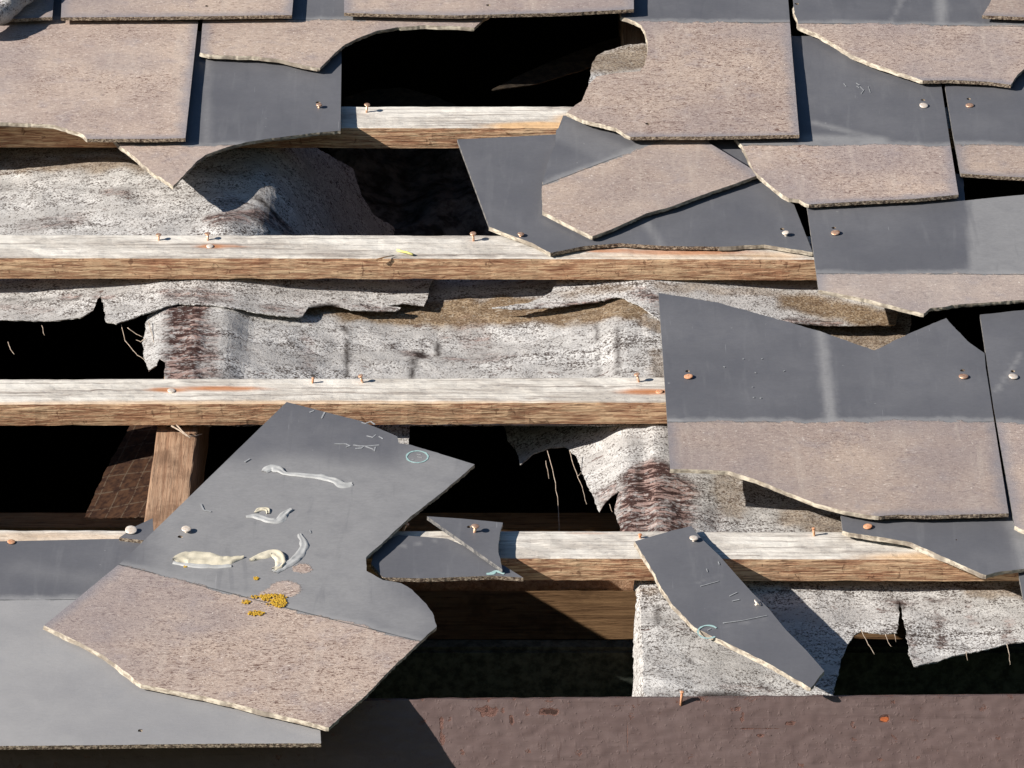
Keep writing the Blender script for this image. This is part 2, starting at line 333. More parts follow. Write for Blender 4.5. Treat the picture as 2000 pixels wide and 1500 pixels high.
# ------------------------------------------------------------------ sheets cut from an outline (slates, felt)
def sheet_mesh(name, loop, holes, w_of, thick, step, jit, types=None, bevel=0.0, attrs=None, seed=0, edge_amp=0.0005):
    """loop: (u,v) outline, types: one per outline segment; w_of(u,v): top surface"""
    rnd = random.Random(seed)
    # densify
    pts = []; typ = []
    n = len(loop); area = sum(loop[i][0]*loop[(i+1) % n][1]-loop[(i+1) % n][0]*loop[i][1] for i in range(n))
    if area < 0:
        loop = [loop[0]]+loop[:0:-1]; types = types[::-1] if types else None
    types = types or ['s']*n
    dens = 0.0028 if step < 0.008 else step*0.6
    for i in range(n):
        ax, ay = loop[i]; bx, by = loop[(i+1) % n]; L = math.hypot(bx-ax, by-ay); m = max(1, int(L/dens))
        t = types[i]; nx, ny = (by-ay)/max(L, 1e-9), -(bx-ax)/max(L, 1e-9)
        amp = {'b': 2.2, 'u': 1.6, 'c': 1.1, 's': 0.3}[t]*edge_amp
        for j in range(m):
            f = j/m; x = ax+(bx-ax)*f; y = ay+(by-ay)*f
            if j:
                d = amp*(0.45*noise.noise(Vector((x*260, y*260, seed)))+0.9*noise.noise(Vector((x*70, y*70, seed+9)))*(1 if t in 'bu' else .3)+(0.6 if t == 'c' else 0.15)*(rnd.random()-.5))
                x += nx*d; y += ny*d
            pts.append(Vector((x, y))); typ.append(t)
    n0 = len(pts); edges = [(i, (i+1) % n0) for i in range(n0)]
    poly = [(p.x, p.y) for p in pts]
    hp = []
    for (hx, hy, hr) in holes:
        s = len(pts); ring = []
        for q in range(10):
            a = q*math.tau/10; r = hr*(0.85+0.3*rnd.random())
            pts.append(Vector((hx+math.cos(a)*r, hy+math.sin(a)*r))); typ.append('c'); ring.append((pts[-1].x, pts[-1].y))
        edges += [(s+q, s+(q+1) % 10) for q in range(10)]; hp.append(ring)
    nb = len(pts)
    # boundary grid for cheap distance test
    cell = step; gridb = {}
    for i in range(nb): gridb.setdefault((int(pts[i].x//cell), int(pts[i].y//cell)), []).append(i)
    x0 = min(p[0] for p in poly); x1 = max(p[0] for p in poly); y0 = min(p[1] for p in poly); y1 = max(p[1] for p in poly)
    y = y0
    inner = []
    while y < y1:
        x = x0
        while x < x1:
            qx = x+(rnd.random()-.5)*step*.5; qy = y+(rnd.random()-.5)*step*.5
            if inpoly(qx, qy, poly) and not any(inpoly(qx, qy, h) for h in hp):
                cx, cy = int(qx//cell), int(qy//cell); ok = True
                for ii in (-1, 0, 1):
                    for jj in (-1, 0, 1):
                        for b in gridb.get((cx+ii, cy+jj), ()):
                            if (pts[b].x-qx)**2+(pts[b].y-qy)**2 < (0.45*step)**2: ok = False; break
                if ok: inner.append(Vector((qx, qy)))
            x += step
        y += step
    vs_, _, fs, ov, _, _ = delaunay_2d_cdt(pts+inner, edges, [], 0, 1e-7)
    keep = []
    for f in fs:
        cx = sum(vs_[i].x for i in f)/3; cy = sum(vs_[i].y for i in f)/3
        if inpoly(cx, cy, poly) and not any(inpoly(cx, cy, h) for h in hp):
            a, b, c = f
            ar = (vs_[b].x-vs_[a].x)*(vs_[c].y-vs_[a].y)-(vs_[c].x-vs_[a].x)*(vs_[b].y-vs_[a].y)
            if abs(ar) < 1e-13: continue
            keep.append((a, b, c) if ar > 0 else (a, c, b))
    used = sorted({i for f in keep for i in f}); re = {o: k for k, o in enumerate(used)}
    P = [vs_[i] for i in used]; faces = [tuple(re[i] for i in f) for f in keep]
    otyp = []
    for i in used:
        src = [s for s in ov[i] if s < nb]; otyp.append(typ[src[0]] if src else None)
    count = {}
    for f in faces:
        for q in range(3): count[(f[q], f[(q+1) % 3])] = 1
    bd = [e for e in count if (e[1], e[0]) not in count]
    # outward normals at the boundary
    nrm = {}
    for a, b in bd:
        d = P[b]-P[a]; nn = Vector((d.y, -d.x))
        for q in (a, b): nrm[q] = nrm.get(q, Vector((0, 0)))+nn
    verts = [(p.x, p.y, w_of(p.x, p.y)) for p in P]
    nP = len(P); bot = {}; mid = {}
    verts_b = []
    for i, p in enumerate(P):
        x, y, w = verts[i]; o = Vector((0, 0)); om = Vector((0, 0))
        if i in nrm and nrm[i].length > 0:
            d = nrm[i].normalized(); t = otyp[i] or 's'
            if t == 'b':
                k = bevel*(0.8+0.9*noise.noise(Vector((x*32, y*32, seed+3)))+0.06*noise.noise(Vector((x*200, y*200, seed))))
                o = d*max(-0.0003, k); om = d*(k*0.6+0.00015*(rnd.random()-.5))
            elif t == 'c': om = d*0.0007*(rnd.random()-.4); o = d*0.0004*(rnd.random()-.5)
            elif t == 'u': o = -d*0.0012*rnd.random(); om = d*0.0005*(rnd.random()-.5)
        verts_b.append((x+o.x, y+o.y, w-thick)); mid[i] = (x+om.x, y+om.y, w-thick*0.5)
    verts += verts_b
    F = list(faces)+[tuple(nP+i for i in reversed(f)) for f in faces]; mi = [0]*len(faces)+[0]*len(faces)
    mv = {}
    for i in nrm: mv[i] = len(verts); verts.append(mid[i])
    T = {'b': 2, 'u': 2, 'c': 1, 's': 3}
    for a, b in bd:
        t = T[otyp[a] or 's']
        F.append((a, mv[a], mv[b], b)); mi.append(t)
        F.append((mv[a], nP+a, nP+b, mv[b])); mi.append(t)
    me = bpy.data.meshes.new(name); me.from_pydata(verts, [], F); me.update()
    me.polygons.foreach_set('material_index', mi)
    if attrs:
        for an, fn in attrs.items():
            at = me.attributes.new(an, 'FLOAT', 'POINT')
            vals = []
            for v in me.vertices: vals.append(fn(v.co.x, v.co.y, v.co.z))
            at.data.foreach_set('value', vals)
    return me, len(faces)

def pix(u, v, w):                   # roof point -> photograph pixel (used only to lay out stains while building)
    d = Vector((u, v, w))-CAM; z = d.dot(FW); return 1000+FPX*d.x/z, 750-FPX*d.dot(UPV)/z

SEED = [0]
def slate(label, pts, pl, line=None, tan=1.0, pale=(), holes=(), bevel=0.0010, group=None, name='slate', tanspots=(), speck=0.2, thick=0.0040, warp=0.0005, cat='slate'):
    SEED[0] += 1; sd_ = SEED[0]
    P = []; ty = []; cur = 's'
    for p in pts:
        if len(p) > 2: cur = p[2]
        q = on_plane(p[0], p[1], pl); P.append((q.x, q.y)); ty.append(cur)
    # smooth broken runs with an intermediate curve point is left to the edge noise
    H = [];
    for hx, hy, hr in holes:
        q = on_plane(hx, hy, pl); H.append((q.x, q.y, hr/1000))
    a, b, c = pl
    def w_of(u, v):
        return a+b*u+c*v+warp*noise.noise(Vector((u*6, v*6, sd_)))*1.6+0.00012*noise.noise(Vector((u*60, v*60, sd_)))
    if line:
        l0 = on_plane(*line[0], pl); l1 = on_plane(*line[1], pl)
        du, dv = l1.x-l0.x, l1.y-l0.y; L = math.hypot(du, dv); nu, nv = dv/L, -du/L      # positive below the line
    spots = [] if not tanspots else [(on_plane(x, y, pl), r/1000) for x, y, r in tanspots]
    def weather(u, v, w):
        d = (u-l0.x)*nu+(v-l0.y)*nv if line else -0.2
        return d
    def patchf(u, v, w):
        return max([1-smooth(r*0.5, r, math.hypot(u-s.x, v-s.y)) for s, r in spots] or [0])
    PS = [(on_plane(p[0], p[1], pl), on_plane(p[2], p[3], pl), p[4]/1000, p[5]/1000, p[6] if len(p) > 6 else 1.0) for p in pale]
    def palef(u, v, w):
        r = 0
        for p0, p1, hw, sf, am in PS:
            d = segdist(u, v, p0.x, p0.y, p1.x, p1.y)+0.002*noise.noise(Vector((u*40, v*40, sd_)))
            r = max(r, am*(1-smooth(hw-sf, hw+sf, d)))
        return r
    segs = [(P[i], P[(i+1) % len(P)]) for i in range(len(P)) if ty[i] in 'cs']
    def edgef(u, v, w):
        return min([segdist(u, v, *s0, *s1) for s0, s1 in segs] or [1])
    me, nf = sheet_mesh(name, P, H, w_of, thick, 0.0048, 0.3, ty, bevel, {'weather': weather, 'pale': palef, 'edge': edgef, 'patch': patchf, 'tan': lambda u, v, w: tan, 'speck': lambda u, v, w: speck}, sd_)
    o = link(name, me, [M_SL, M_CUT, M_FR, M_SD])
    tag(o, label, cat, group)
    o['_pl'] = pl
    return o

# ------------------------------------------------------------------ timber: long bars with worn arrises
def bar(name, p0, p1, width, depth, mat, label, cat, group=None, seg=0.006, wear=0.0007, rust=(), fresh=(), nx=20, bow=0.0006):
    """p0-p1: rear top edge (roof coordinates); width runs down the slope, depth into the roof"""
    d = (p1-p0); L = d.length; d.normalize(); side = Vector((d.y, -d.x, 0)); dn = Vector((0, 0, -1))
    ns = max(2, int(L/seg)); sd_ = len(label)
    prof = []                                            # (across, down, is top)
    m = nx
    for i in range(m+1): prof.append((width*i/m, 0))
    for i in range(1, 5): prof.append((width, depth*i/4))
    for i in range(1, 4): prof.append((width*(1-i/3), depth))
    for i in range(1, 3): prof.append((0, depth*(1-i/3)))
    np_ = len(prof); verts = []
    for k in range(ns+1):
        s = L*k/ns
        for (a, b) in prof:
            q = p0+d*s+side*a+dn*b
            e = wear*noise.noise(Vector((s*60, a*80+3, b*80+sd_)))+0.5*wear*noise.noise(Vector((s*230, a*150, b*150+sd_)))
            corner = (abs(a) < 1e-6 or abs(a-width) < 1e-6) and (abs(b) < 1e-6 or abs(b-depth) < 1e-6)
            cc = Vector((0, 0, 0))
            if corner:
                chip = 0.0006+0.0016*max(0, noise.noise(Vector((s*22, a*99+b*77, sd_)))-0.15)
                cc = side*(chip if a < width/2 else -chip)+dn*(chip if b < depth/2 else -chip)
            verts.append(q+cc+Vector((0, 0, e))+side*(e*0.8)+Vector((0, 0, bow*noise.noise(Vector((s*3, sd_, 0))))))
    F = []; tf = []
    for k in range(ns):
        for i in range(np_):
            j = (i+1) % np_
            F.append((k*np_+i, k*np_+j, (k+1)*np_+j, (k+1)*np_+i)); tf.append(1.0 if i < m else 0.0)
    F.append(tuple(range(np_))[::-1]); tf.append(0.0); F.append(tuple(ns*np_+i for i in range(np_))); tf.append(0.0)
    me = bpy.data.meshes.new(name); me.from_pydata(verts, [], F); me.update()
    bm = bmesh.new(); bm.from_mesh(me); bmesh.ops.recalc_face_normals(bm, faces=bm.faces); bm.to_mesh(me); bm.free()
    me.attributes.new('topface', 'FLOAT', 'FACE').data.foreach_set('value', tf)
    for an, lst in (('rust', rust), ('fresh', fresh)):
        S = [(on_w(x, y, 0), lu/1000, lv/1000, am) for x, y, lu, lv, am in lst]
        vals = []
        for v in me.vertices:
            r = 0
            for c, lu, lv, am in S:
                e = math.hypot((v.co.x-c.x)/lu, (v.co.y-c.y)/lv); r = max(r, am*(1-smooth(0.35, 1.0, e)))
            vals.append(r)
        me.attributes.new(an, 'FLOAT', 'POINT').data.foreach_set('value', vals)
    o = link(name, me, mat); tag(o, label, cat, group); return o

def tube_mesh(name, pts, r, sides=6, taper=0.0):
    bm = bmesh.new(); rings = []
    for i, p in enumerate(pts):
        t = (pts[min(i+1, len(pts)-1)]-pts[max(i-1, 0)]).normalized()
        a = t.orthogonal().normalized(); b = t.cross(a); rr = r*(1-taper*i/(len(pts)-1))
        rings.append([bm.verts.new(p+(a*math.cos(q*math.tau/sides)+b*math.sin(q*math.tau/sides))*rr) for q in range(sides)])
    for i in range(len(rings)-1):
        # keep rings aligned
        best = min(range(sides), key=lambda s: sum((rings[i][q].co-rings[i+1][(q+s) % sides].co).length for q in range(sides)))
        rings[i+1] = rings[i+1][best:]+rings[i+1][:best]
        for q in range(sides): bm.faces.new((rings[i][q], rings[i][(q+1) % sides], rings[i+1][(q+1) % sides], rings[i+1][q]))
    bm.faces.new(rings[0][::-1]); bm.faces.new(rings[-1]); bmesh.ops.recalc_face_normals(bm, faces=bm.faces)
    me = bpy.data.meshes.new(name); bm.to_mesh(me); bm.free()
    for p in me.polygons: p.use_smooth = True
    return me
def box_mesh(name, u0, u1, v0, v1, w0, w1, bev=0.0):
    bm = bmesh.new(); bmesh.ops.create_cube(bm, size=1)
    for v in bm.verts: v.co = Vector((u0 if v.co.x < 0 else u1, v0 if v.co.y < 0 else v1, w0 if v.co.z < 0 else w1))
    if bev: bmesh.ops.bevel(bm, geom=bm.edges[:], offset=bev, segments=2, affect='EDGES')
    me = bpy.data.meshes.new(name); bm.to_mesh(me); bm.free(); return me

# ================================================================== SETTING (outside or behind the picture)
RAFT = [-0.765, -0.318, 0.137, 0.580]
def drape(u, w):
    """the sheet rests on the rafters: never below their tops"""
    for r in (-0.318, 0.142):
        if abs(u-r) < 0.058: w = w+(max(w, -0.0318)-w)*(1-smooth(0.025, 0.058, abs(u-r)))
    return w
def sag(u, depth, sharp=1.0):
    r = 0
    for i in range(len(RAFT)-1):
        if RAFT[i] <= u <= RAFT[i+1]:
            t = (u-RAFT[i])/(RAFT[i+1]-RAFT[i]); r = math.sin(math.pi*t)**sharp
    return depth*r
me = bpy.data.meshes.new('ground'); me.from_pydata([(-600, -600, 0), (600, -600, 0), (600, 600, 0), (-600, 600, 0)], [], [(0, 1, 2, 3)])
g_ = bpy.data.objects.new('ground', me); C.objects.link(g_); me.materials.append(M_GRASS); g_['kind'] = 'structure'
def struct(name, me, mat): o = link(name, me, mat); o['kind'] = 'structure'; return o
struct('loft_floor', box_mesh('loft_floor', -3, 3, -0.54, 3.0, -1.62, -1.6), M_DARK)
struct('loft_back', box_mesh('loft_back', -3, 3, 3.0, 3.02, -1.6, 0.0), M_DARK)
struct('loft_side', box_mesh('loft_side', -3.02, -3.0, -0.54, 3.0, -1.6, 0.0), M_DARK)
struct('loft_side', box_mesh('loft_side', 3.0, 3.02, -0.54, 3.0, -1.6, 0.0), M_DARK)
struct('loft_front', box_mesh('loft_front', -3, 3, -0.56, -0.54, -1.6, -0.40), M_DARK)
# slating carried on beyond the frame as unseen covers, added to block light
for u0, u1, v0, v1 in ((-3, -0.62, -0.55, 3.0), (0.64, 3, -0.55, 3.0), (-0.62, 0.64, 0.93, 3.0)):
    struct('roof_cover', box_mesh('roof_cover', u0, u1, v0, v1, -0.02, -0.002), M_ROOF)

# ================================================================== TIMBER
def batten(y_l, y_r, label, **k):
    a = on_w(0, y_l, 0); b = on_w(2000, y_r, 0); d = (b-a).normalized()
    return bar('batten', a-d*0.09, b+d*0.09, 0.050, 0.025, M_BAT, label, 'batten', 'roofing battens', **k)
batten(205.5, 208, 'uppermost bleached roofing batten, bared in the large hole near the top',
       fresh=((1060, 246, 80, 13, 1.6), (1120, 235, 30, 20, 1.0)))
batten(457, 461, 'bleached batten with four standing copper nails under the dark cracked slates',
       rust=((415, 481, 24, 6.5, 1.0), (440, 481, 30, 4, .8), (1330, 492, 100, 9, 0.8), (1200, 490, 50, 6, 0.8)), fresh=((1500, 500, 50, 12, 0.6), (1320, 500, 140, 10, 0.5)))
batten(740, 733, 'bleached batten across the middle with two rust stained nails, above the big fallen slate',
       rust=((330, 762, 30, 6, 1.0), (430, 759, 64, 6.5, 1.0), (1265, 765, 40, 8, 1.0)), fresh=((600, 787, 400, 7, 0.75), (200, 789, 300, 6, 0.6)))
batten(1034, 1038, 'lowest grey batten, under the small triangular shard',
       fresh=((1850, 1088, 110, 13, 1.0), (60, 1050, 180, 14, 0.5)), rust=((1150, 1042, 30, 2, 0.4),))
# rafters
def rafter(u, label, skew=0.0, v0=-0.552, v1=1.05):
    p0 = Vector((u-0.0225, v0, -0.0345)); p1 = Vector((u-0.0225+skew, v1, -0.0345))
    return bar('rafter', p0, p1, 0.041, 0.095, M_RAF, label, 'rafter', 'rafters', seg=0.012)
rafter(-0.336, 'warm brown rafter showing between hessian flap and the big fallen slate', 0.035)
rafter(0.142, 'rafter under the felt hump, right of the dark centre hole')
# purlin behind the lowest batten
vp = on_v(1000, 1000, 0.0).y
pv = 0.04
top = on_v(1000, 1000, pv+0.03).z; bot = on_v(1000, 1250, pv).z
bar('purlin', Vector((-0.70, pv+0.03, top)), Vector((0.70, pv+0.03, top)), 0.03, top-bot, M_PUR,
    'long brown purlin board lying deep behind the lowest batten', 'purlin', seg=0.02, wear=0.0012)
lv = -0.19
t2 = on_v(1000, 1128, lv).z; b2 = on_v(1000, 1155, lv).z
p_l = on_v(735, 1140, lv); p_r = on_v(1240, 1140, lv)
bar('lath', Vector((p_l.x, lv+0.018, t2)), Vector((p_r.x, lv+0.018, t2)), 0.018, t2-b2, M_RAF,
    'short split brown lath just beneath the lowest batten', 'lath', seg=0.008, wear=0.0014)
mv_ = -0.30
tm = on_v(1000, 1268, mv_).z
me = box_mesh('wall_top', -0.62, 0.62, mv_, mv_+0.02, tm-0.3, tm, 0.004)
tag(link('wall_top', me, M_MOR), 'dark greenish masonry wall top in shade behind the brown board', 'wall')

# ================================================================== FASCIA (plumb brown board at the eaves)
def fascia():
    f0 = on_w(0, 1370, -0.001); f1 = on_w(2000, 1356, -0.001)
    d = (f1-f0).normalized(); f0 -= d*0.12; f1 += d*0.12; L = (f1-f0).length
    dw = Vector((0, -math.sin(PITCH), -math.cos(PITCH)))         # plumb down, in roof coordinates
    back = Vector((0, math.cos(PITCH), -math.sin(PITCH)))        # level, into the house
    H = 0.22; Tk = 0.02; ns = 820; nh = 120; verts = []; F = []
    peel = []
    PE = [(1728, 1403, 6.5, 7, 1.0), (1450, 1400, 3, 8, 0.62), (1225, 1440, 1.5, 25, 0.62), (862, 1420, 3, 20, 0.62), (866, 1445, 4, 8, 0.62), (1480, 1423, 34, 1.3, 0.62),
          (1480, 1437, 34, 1.3, .75), (1545, 1412, 8, 3, .75), (1440, 1385, 8, 4, .7), (1000, 1408, 4, 8, .8), (1072, 1390, 16, 5, .85), (955, 1390, 16, 8, .7), (1230, 1378, 40, 3, .45), (1850, 1390, 16, 2, .4), (1375, 1398, 2, 10, .5), (1950, 1480, 12, 8, .4), (1350, 1480, 6, 12, .4), (1920, 1450, 8, 2, .45)]
    for k in range(ns+1):
        for h in range(nh+1):
            p = f0+d*(L*k/ns)+dw*(H*h/nh)
            s = L*k/ns; z = H*h/nh
            e = 0.0005*noise.noise(Vector((s*90, z*140, 1)))+0.0006*max(0, noise.noise(Vector((s*200, z*260, 4)))-.3)+0.0008*noise.noise(Vector((s*8, z*12, 2)))
            if h == 0:
                p = p+dw*(0.0008+0.0018*max(0, noise.noise(Vector((s*30, 0, 7)))+.1))
            verts.append(p-back*e)
            x, y = pix(*p); r = 0
            for (cx, cy, a, b, am) in PE:
                q = math.hypot((x-cx)/(2*a), (y-cy)/(2*b))+0.5*noise.noise(Vector((x*.09, y*.09, 5))); r = max(r, am*(1-smooth(0.4, 1.1, q)))
            r = max(r, (1-smooth(0.003, 0.010, z))*(0.25+0.7*noise.noise(Vector((s*42, z*90, 11)))))
            r = max(r, 0.50*smooth(0.52, 0.66, noise.noise(Vector((s*85, z*110, 15)))*1.2))
            peel.append(r)
    m = nh+1
    for k in range(ns):
        for h in range(nh):
            F.append((k*m+h, k*m+h+1, (k+1)*m+h+1, (k+1)*m+h))
    b0 = len(verts)
    for k in range(ns+1):
        p = f0+d*(L*k/ns); e = 0.0008*noise.noise(Vector((L*k/ns*60, 3, 1)))
        verts.append(p+back*Tk+dw*e); verts.append(p+back*Tk+dw*H); peel += [0.5, 0]
    for k in range(ns):
        F.append((k*m, (k+1)*m, b0+2*k+2, b0+2*k)); F.append((b0+2*k, b0+2*k+2, b0+2*k+3, b0+2*k+1)); F.append((k*m+nh, b0+2*k+1, b0+2*k+3, (k+1)*m+nh))
    me = bpy.data.meshes.new('fascia_board'); me.from_pydata(verts, [], F); me.update()
    me.attributes.new('peel', 'FLOAT', 'POINT').data.foreach_set('value', peel)
    o = link('fascia_board', me, M_FAS); tag(o, 'brown painted fascia board with chipped paint along the bottom of the roof', 'fascia board')
    return o
fascia()

# ================================================================== FELT
def felt(label, pts, f, brown=(), beige=(), crack=(), thick=0.0016, step=0.005, name='roofing_felt', mat=None, group='torn roofing felt', holes=(), cat='felt', amp=0.0012):
    """f(u,v): height of the draped sheet in the roof frame"""
    SEED[0] += 1; sd_ = SEED[0]
    den_ = []
    for i_ in range(len(pts)):
        (ax, ay), (bx, by) = pts[i_], pts[(i_+1) % len(pts)]; m_ = max(1, int(math.hypot(bx-ax, by-ay)/24))
        den_ += [(ax+(bx-ax)*j_/m_, ay+(by-ay)*j_/m_) for j_ in range(m_)]
    P = [on_f(x, y, f) for x, y in den_]
    def sp(lst): return [(on_f(a, b, f), on_f(c, d, f), hw/1000, am) for a, b, c, d, hw, am in lst]
    B, E, K = sp(brown), sp(beige), sp(crack)
    def fn(S, wob):
        def g(u, v, w):
            r = 0
            for p, q, hw, am in S:
                d = segdist(u, v, p.x, p.y, q.x, q.y)+wob*noise.noise(Vector((u*50, v*50, sd_)))
                r = max(r, am*(1-smooth(hw*0.4, hw*(1.5 if wob < .002 else 1), d)))
            return r
        return g
    me, nf = sheet_mesh(name, [(p.x, p.y) for p in P], [], f, thick, step, 0.3, ['u']*len(P), 0, {'brown': fn(B, .006), 'beige': fn(E, .012), 'crack': fn(K, .0018)}, sd_, amp)
    me.polygons.foreach_set('material_index', [0]*len(me.polygons))
    o = link(name, me, mat or M_FELT); tag(o, label, cat, group); return o
def rip(u, v, s, a): return a*noise.noise(Vector((u*s, v*s, 2.2)))
def threads(parent, specs, f0=-0.03):
    for pts in specs:
        n = len(pts); P = [on_plane(x, y, (w/1000, 0, 0)) for x, y, w in pts]
        fine = []
        for i in range(n-1):
            for j in range(4):
                t = j/4; q = P[i].lerp(P[i+1], t); fine.append(q+Vector((rip(q.x, q.y, 180, .0012), rip(q.y, q.x, 150, .0008), 0)))
        fine.append(P[-1])
        link('loose_thread', tube_mesh('loose_thread', fine, 0.00045, 5, 0.5), M_FIB, parent)

# left sheet between the two upper battens: climbs to a hump over the rafter, then drops into the hole
def fA(u, v):
    t = u-RAFT[1]
    if t < 0: w = -0.030-0.022*smooth(0, 0.25, -t)
    else: w = -0.030-0.11*smooth(0.05, 0.17, t)-0.24*smooth(0.12, 0.34, t)
    w += 0.012*math.exp(-((u+0.290)/0.03)**2-((v-0.36)/0.05)**2)+rip(u, v, 16, .005)*smooth(0, .08, abs(t))+rip(u, v, 45, .0018)
    return drape(u, w)
felt('white grey felt sheet sagging at upper left beside a dark hole',
     [(-180, 285), (250, 250), (560, 262), (640, 300), (690, 330), (705, 380), (730, 420), (770, 445), (775, 520), (600, 520), (-180, 520)], fA,
     brown=((430, 425, 560, 450, 22, .9), (215, 375, 240, 378, 13, .6), (60, 440, 140, 430, 18, .5), (450, 400, 520, 430, 20, .5)), beige=((-100, 310, 330, 325, 24, .75), (330, 325, 480, 335, 14, .4)),
     crack=((500, 385, 545, 430, 4, .9),))
def fB(u, v): return drape(u, -0.029-sag(u, 0.020)+rip(u, v, 14, .003)+rip(u, v, 50, .001))+0.003
fb = felt('long torn upper lap of felt with a slit, under the second batten at left',
     [(-180, 510), (860, 510), (838, 560), (835, 584), (828, 596), (790, 592), (748, 596), (783, 601), (772, 607), (685, 605), (650, 595), (602, 600), (588, 618), (542, 617), (490, 608),
      (420, 596), (350, 593), (315, 602), (270, 617), (227, 632), (206, 627), (201, 590), (196, 578), (190, 584), (182, 606), (157, 620), (105, 626), (0, 625), (-180, 620)], fB,
     brown=((330, 575, 440, 580, 16, .7), (520, 600, 585, 610, 10, .6), (660, 598, 770, 602, 6, .9), (120, 580, 220, 582, 3, .8), (0, 600, 100, 605, 10, .35)), crack=((600, 597, 700, 596, 2.5, .9), (0, 585, 180, 583, 1.5, .6)))
def fD(u, v): return drape(u, -0.028-sag(u, 0.016)+rip(u, v, 14, .003))+0.003
felt('torn upper lap of felt with brown lower edge, under the second batten at right',
     [(961, 600), (1031, 592), (1055, 582), (1077, 570), (1100, 520), (1800, 520), (1760, 590), (1748, 634), (1620, 636), (1560, 631), (1400, 640), (1300, 636), (1255, 600), (1210, 580), (1140, 592), (1080, 600), (1035, 602), (1000, 604)], fD,
     beige=((1560, 590, 1750, 630, 28, 1.1), (1100, 575, 1230, 560, 10, .5), (1300, 560, 1560, 575, 12, .5)), brown=((1040, 600, 1200, 584, 4, .9), (1250, 570, 1300, 600, 14, .8), (1540, 625, 1640, 630, 9, .8)))
def fC(u, v):
    w = -0.032-sag(u, 0.026)+rip(u, v, 12, .004)+rip(u, v, 60, .0012)
    return drape(u, w+0.003*math.exp(-((u+0.316)/0.02)**2))
fc = felt('broad white grey felt sheet sagging across the middle between two humps',
     [(285, 640), (287, 618), (310, 600), (340, 570), (420, 540), (1300, 535), (1790, 545), (1776, 655), (1775, 830), (1300, 830), (325, 830), (321, 735), (322, 706), (312, 700), (306, 714), (290, 724), (284, 700), (279, 675)], fC,
     brown=((366, 605, 358, 745, 28, 1.2), (400, 640, 405, 745, 18, .8), (800, 690, 830, 697, 9, .7), (870, 660, 980, 664, 4, .7), (860, 700, 1000, 695, 4, .6), (600, 660, 605, 720, 8, .35), (920, 630, 940, 700, 20, .3)),
     beige=((560, 585, 960, 608, 34, 1.3), (960, 605, 1230, 598, 36, 1.4), (1230, 600, 1290, 640, 14, .8), (1600, 620, 1790, 690, 50, .85), (420, 575, 560, 590, 16, .6), (1283, 690, 1287, 735, 12, .5)),
     crack=((675, 640, 678, 735, 2.5, .8), (810, 700, 806, 740, 2.5, .9), (856, 670, 855, 695, 3, .9), (1165, 630, 1170, 735, 1.6, .6), (1208, 640, 1204, 735, 2.2, .7), (815, 690, 822, 695, 5, .9)))
threads(fb, [[(236, 634, -40), (245, 665, -50), (265, 690, -50), (284, 705, -42)], [(250, 640, -40), (265, 652, -45), (278, 658, -45)], [(82, 636, -45), (87, 655, -48)], [(15, 668, -50), (20, 682, -52), (28, 692, -52)]])
threads(fc, [[(290, 628, -34), (297, 655, -34), (305, 690, -36)], [(285, 660, -36), (276, 668, -40), (266, 664, -42)]])
def fE(u, v):
    return drape(u, -0.033-sag(u, 0.040 if u < 0.137 else 0.012)-0.03*smooth(0.12, -0.05, u)+rip(u, v, 14, .004)+rip(u, v, 55, .0014)+0.006*math.exp(-((u-0.142)/0.022)**2))
fe = felt('ragged white felt over a brown hump, hanging right of the dark centre hole',
     [(975, 790), (990, 852), (1010, 885), (1016, 908), (1042, 886), (1075, 874), (1100, 872), (1112, 877), (1126, 890), (1132, 905), (1141, 932), (1148, 950), (1155, 960), (1165, 985), (1171, 999), (1180, 985), (1194, 970), (1210, 958),
      (1202, 985), (1200, 1000), (1211, 1028), (1215, 1100), (1680, 1100), (1660, 1000), (1640, 900), (1600, 790)], fE,
     brown=((1268, 925, 1245, 1040, 34, 1.3), (1310, 950, 1300, 1040, 34, 1.1), (1180, 960, 1225, 1010, 12, .8), (1390, 1000, 1400, 1040, 14, .3)),
     beige=((1560, 1010, 1660, 1030, 30, .7), (1420, 930, 1430, 990, 24, .6)), crack=((1240, 880, 1250, 960, 2, .6),))
threads(fe, [[(1068, 880, -60), (1082, 930, -64), (1090, 985, -68), (1092, 1038, -70)], [(1112, 880, -50), (1122, 915, -54), (1137, 950, -58), (1146, 985, -62)], [(1128, 930, -50), (1136, 922, -50)], [(1066, 900, -60), (1072, 935, -62)], [(1190, 985, -44), (1196, 1000, -46)]])
def fF(u, v):
    w = -0.029-sag(u, 0.012)+rip(u, v, 14, .003)+rip(u, v, 55, .0012)
    return drape(u, w)-0.035*smooth(0.1185, 0.1085, u)
ff = felt('lower right felt sheet with a big black torn hole and a slit',
     [(1238, 1090), (1238, 1140), (1243, 1170), (1238, 1230), (1236, 1410), (1628, 1410), (1630, 1350), (1642, 1290), (1653, 1265), (1668, 1240), (1681, 1232), (1727, 1237), (1752, 1236), (1755, 1210), (1757, 1176), (1762, 1195), (1767, 1224), (1772, 1255),
      (1778, 1285), (1786, 1301), (1825, 1293), (1860, 1281), (1923, 1269), (1975, 1256), (1995, 1253), (2090, 1250), (2090, 1090)], fF,
     brown=((1740, 1175, 1780, 1178, 7, .8), (1820, 1172, 1850, 1174, 5, .7), (1830, 1200, 1840, 1260, 5, .6), (1890, 1180, 1900, 1220, 5, .5), (1970, 1215, 1970, 1255, 6, .5), (1300, 1225, 1370, 1228, 5, .4), (1420, 1340, 1500, 1345, 8, .4), (1780, 1250, 1790, 1290, 6, .5)),
     beige=((1900, 1150, 2040, 1160, 14, .7), (1250, 1150, 1300, 1150, 8, .4)), crack=((1757, 1176, 1758, 1190, 2.5, .9), (1380, 1360, 1440, 1362, 8, .9), (1285, 1180, 1283, 1220, 2, .6)))
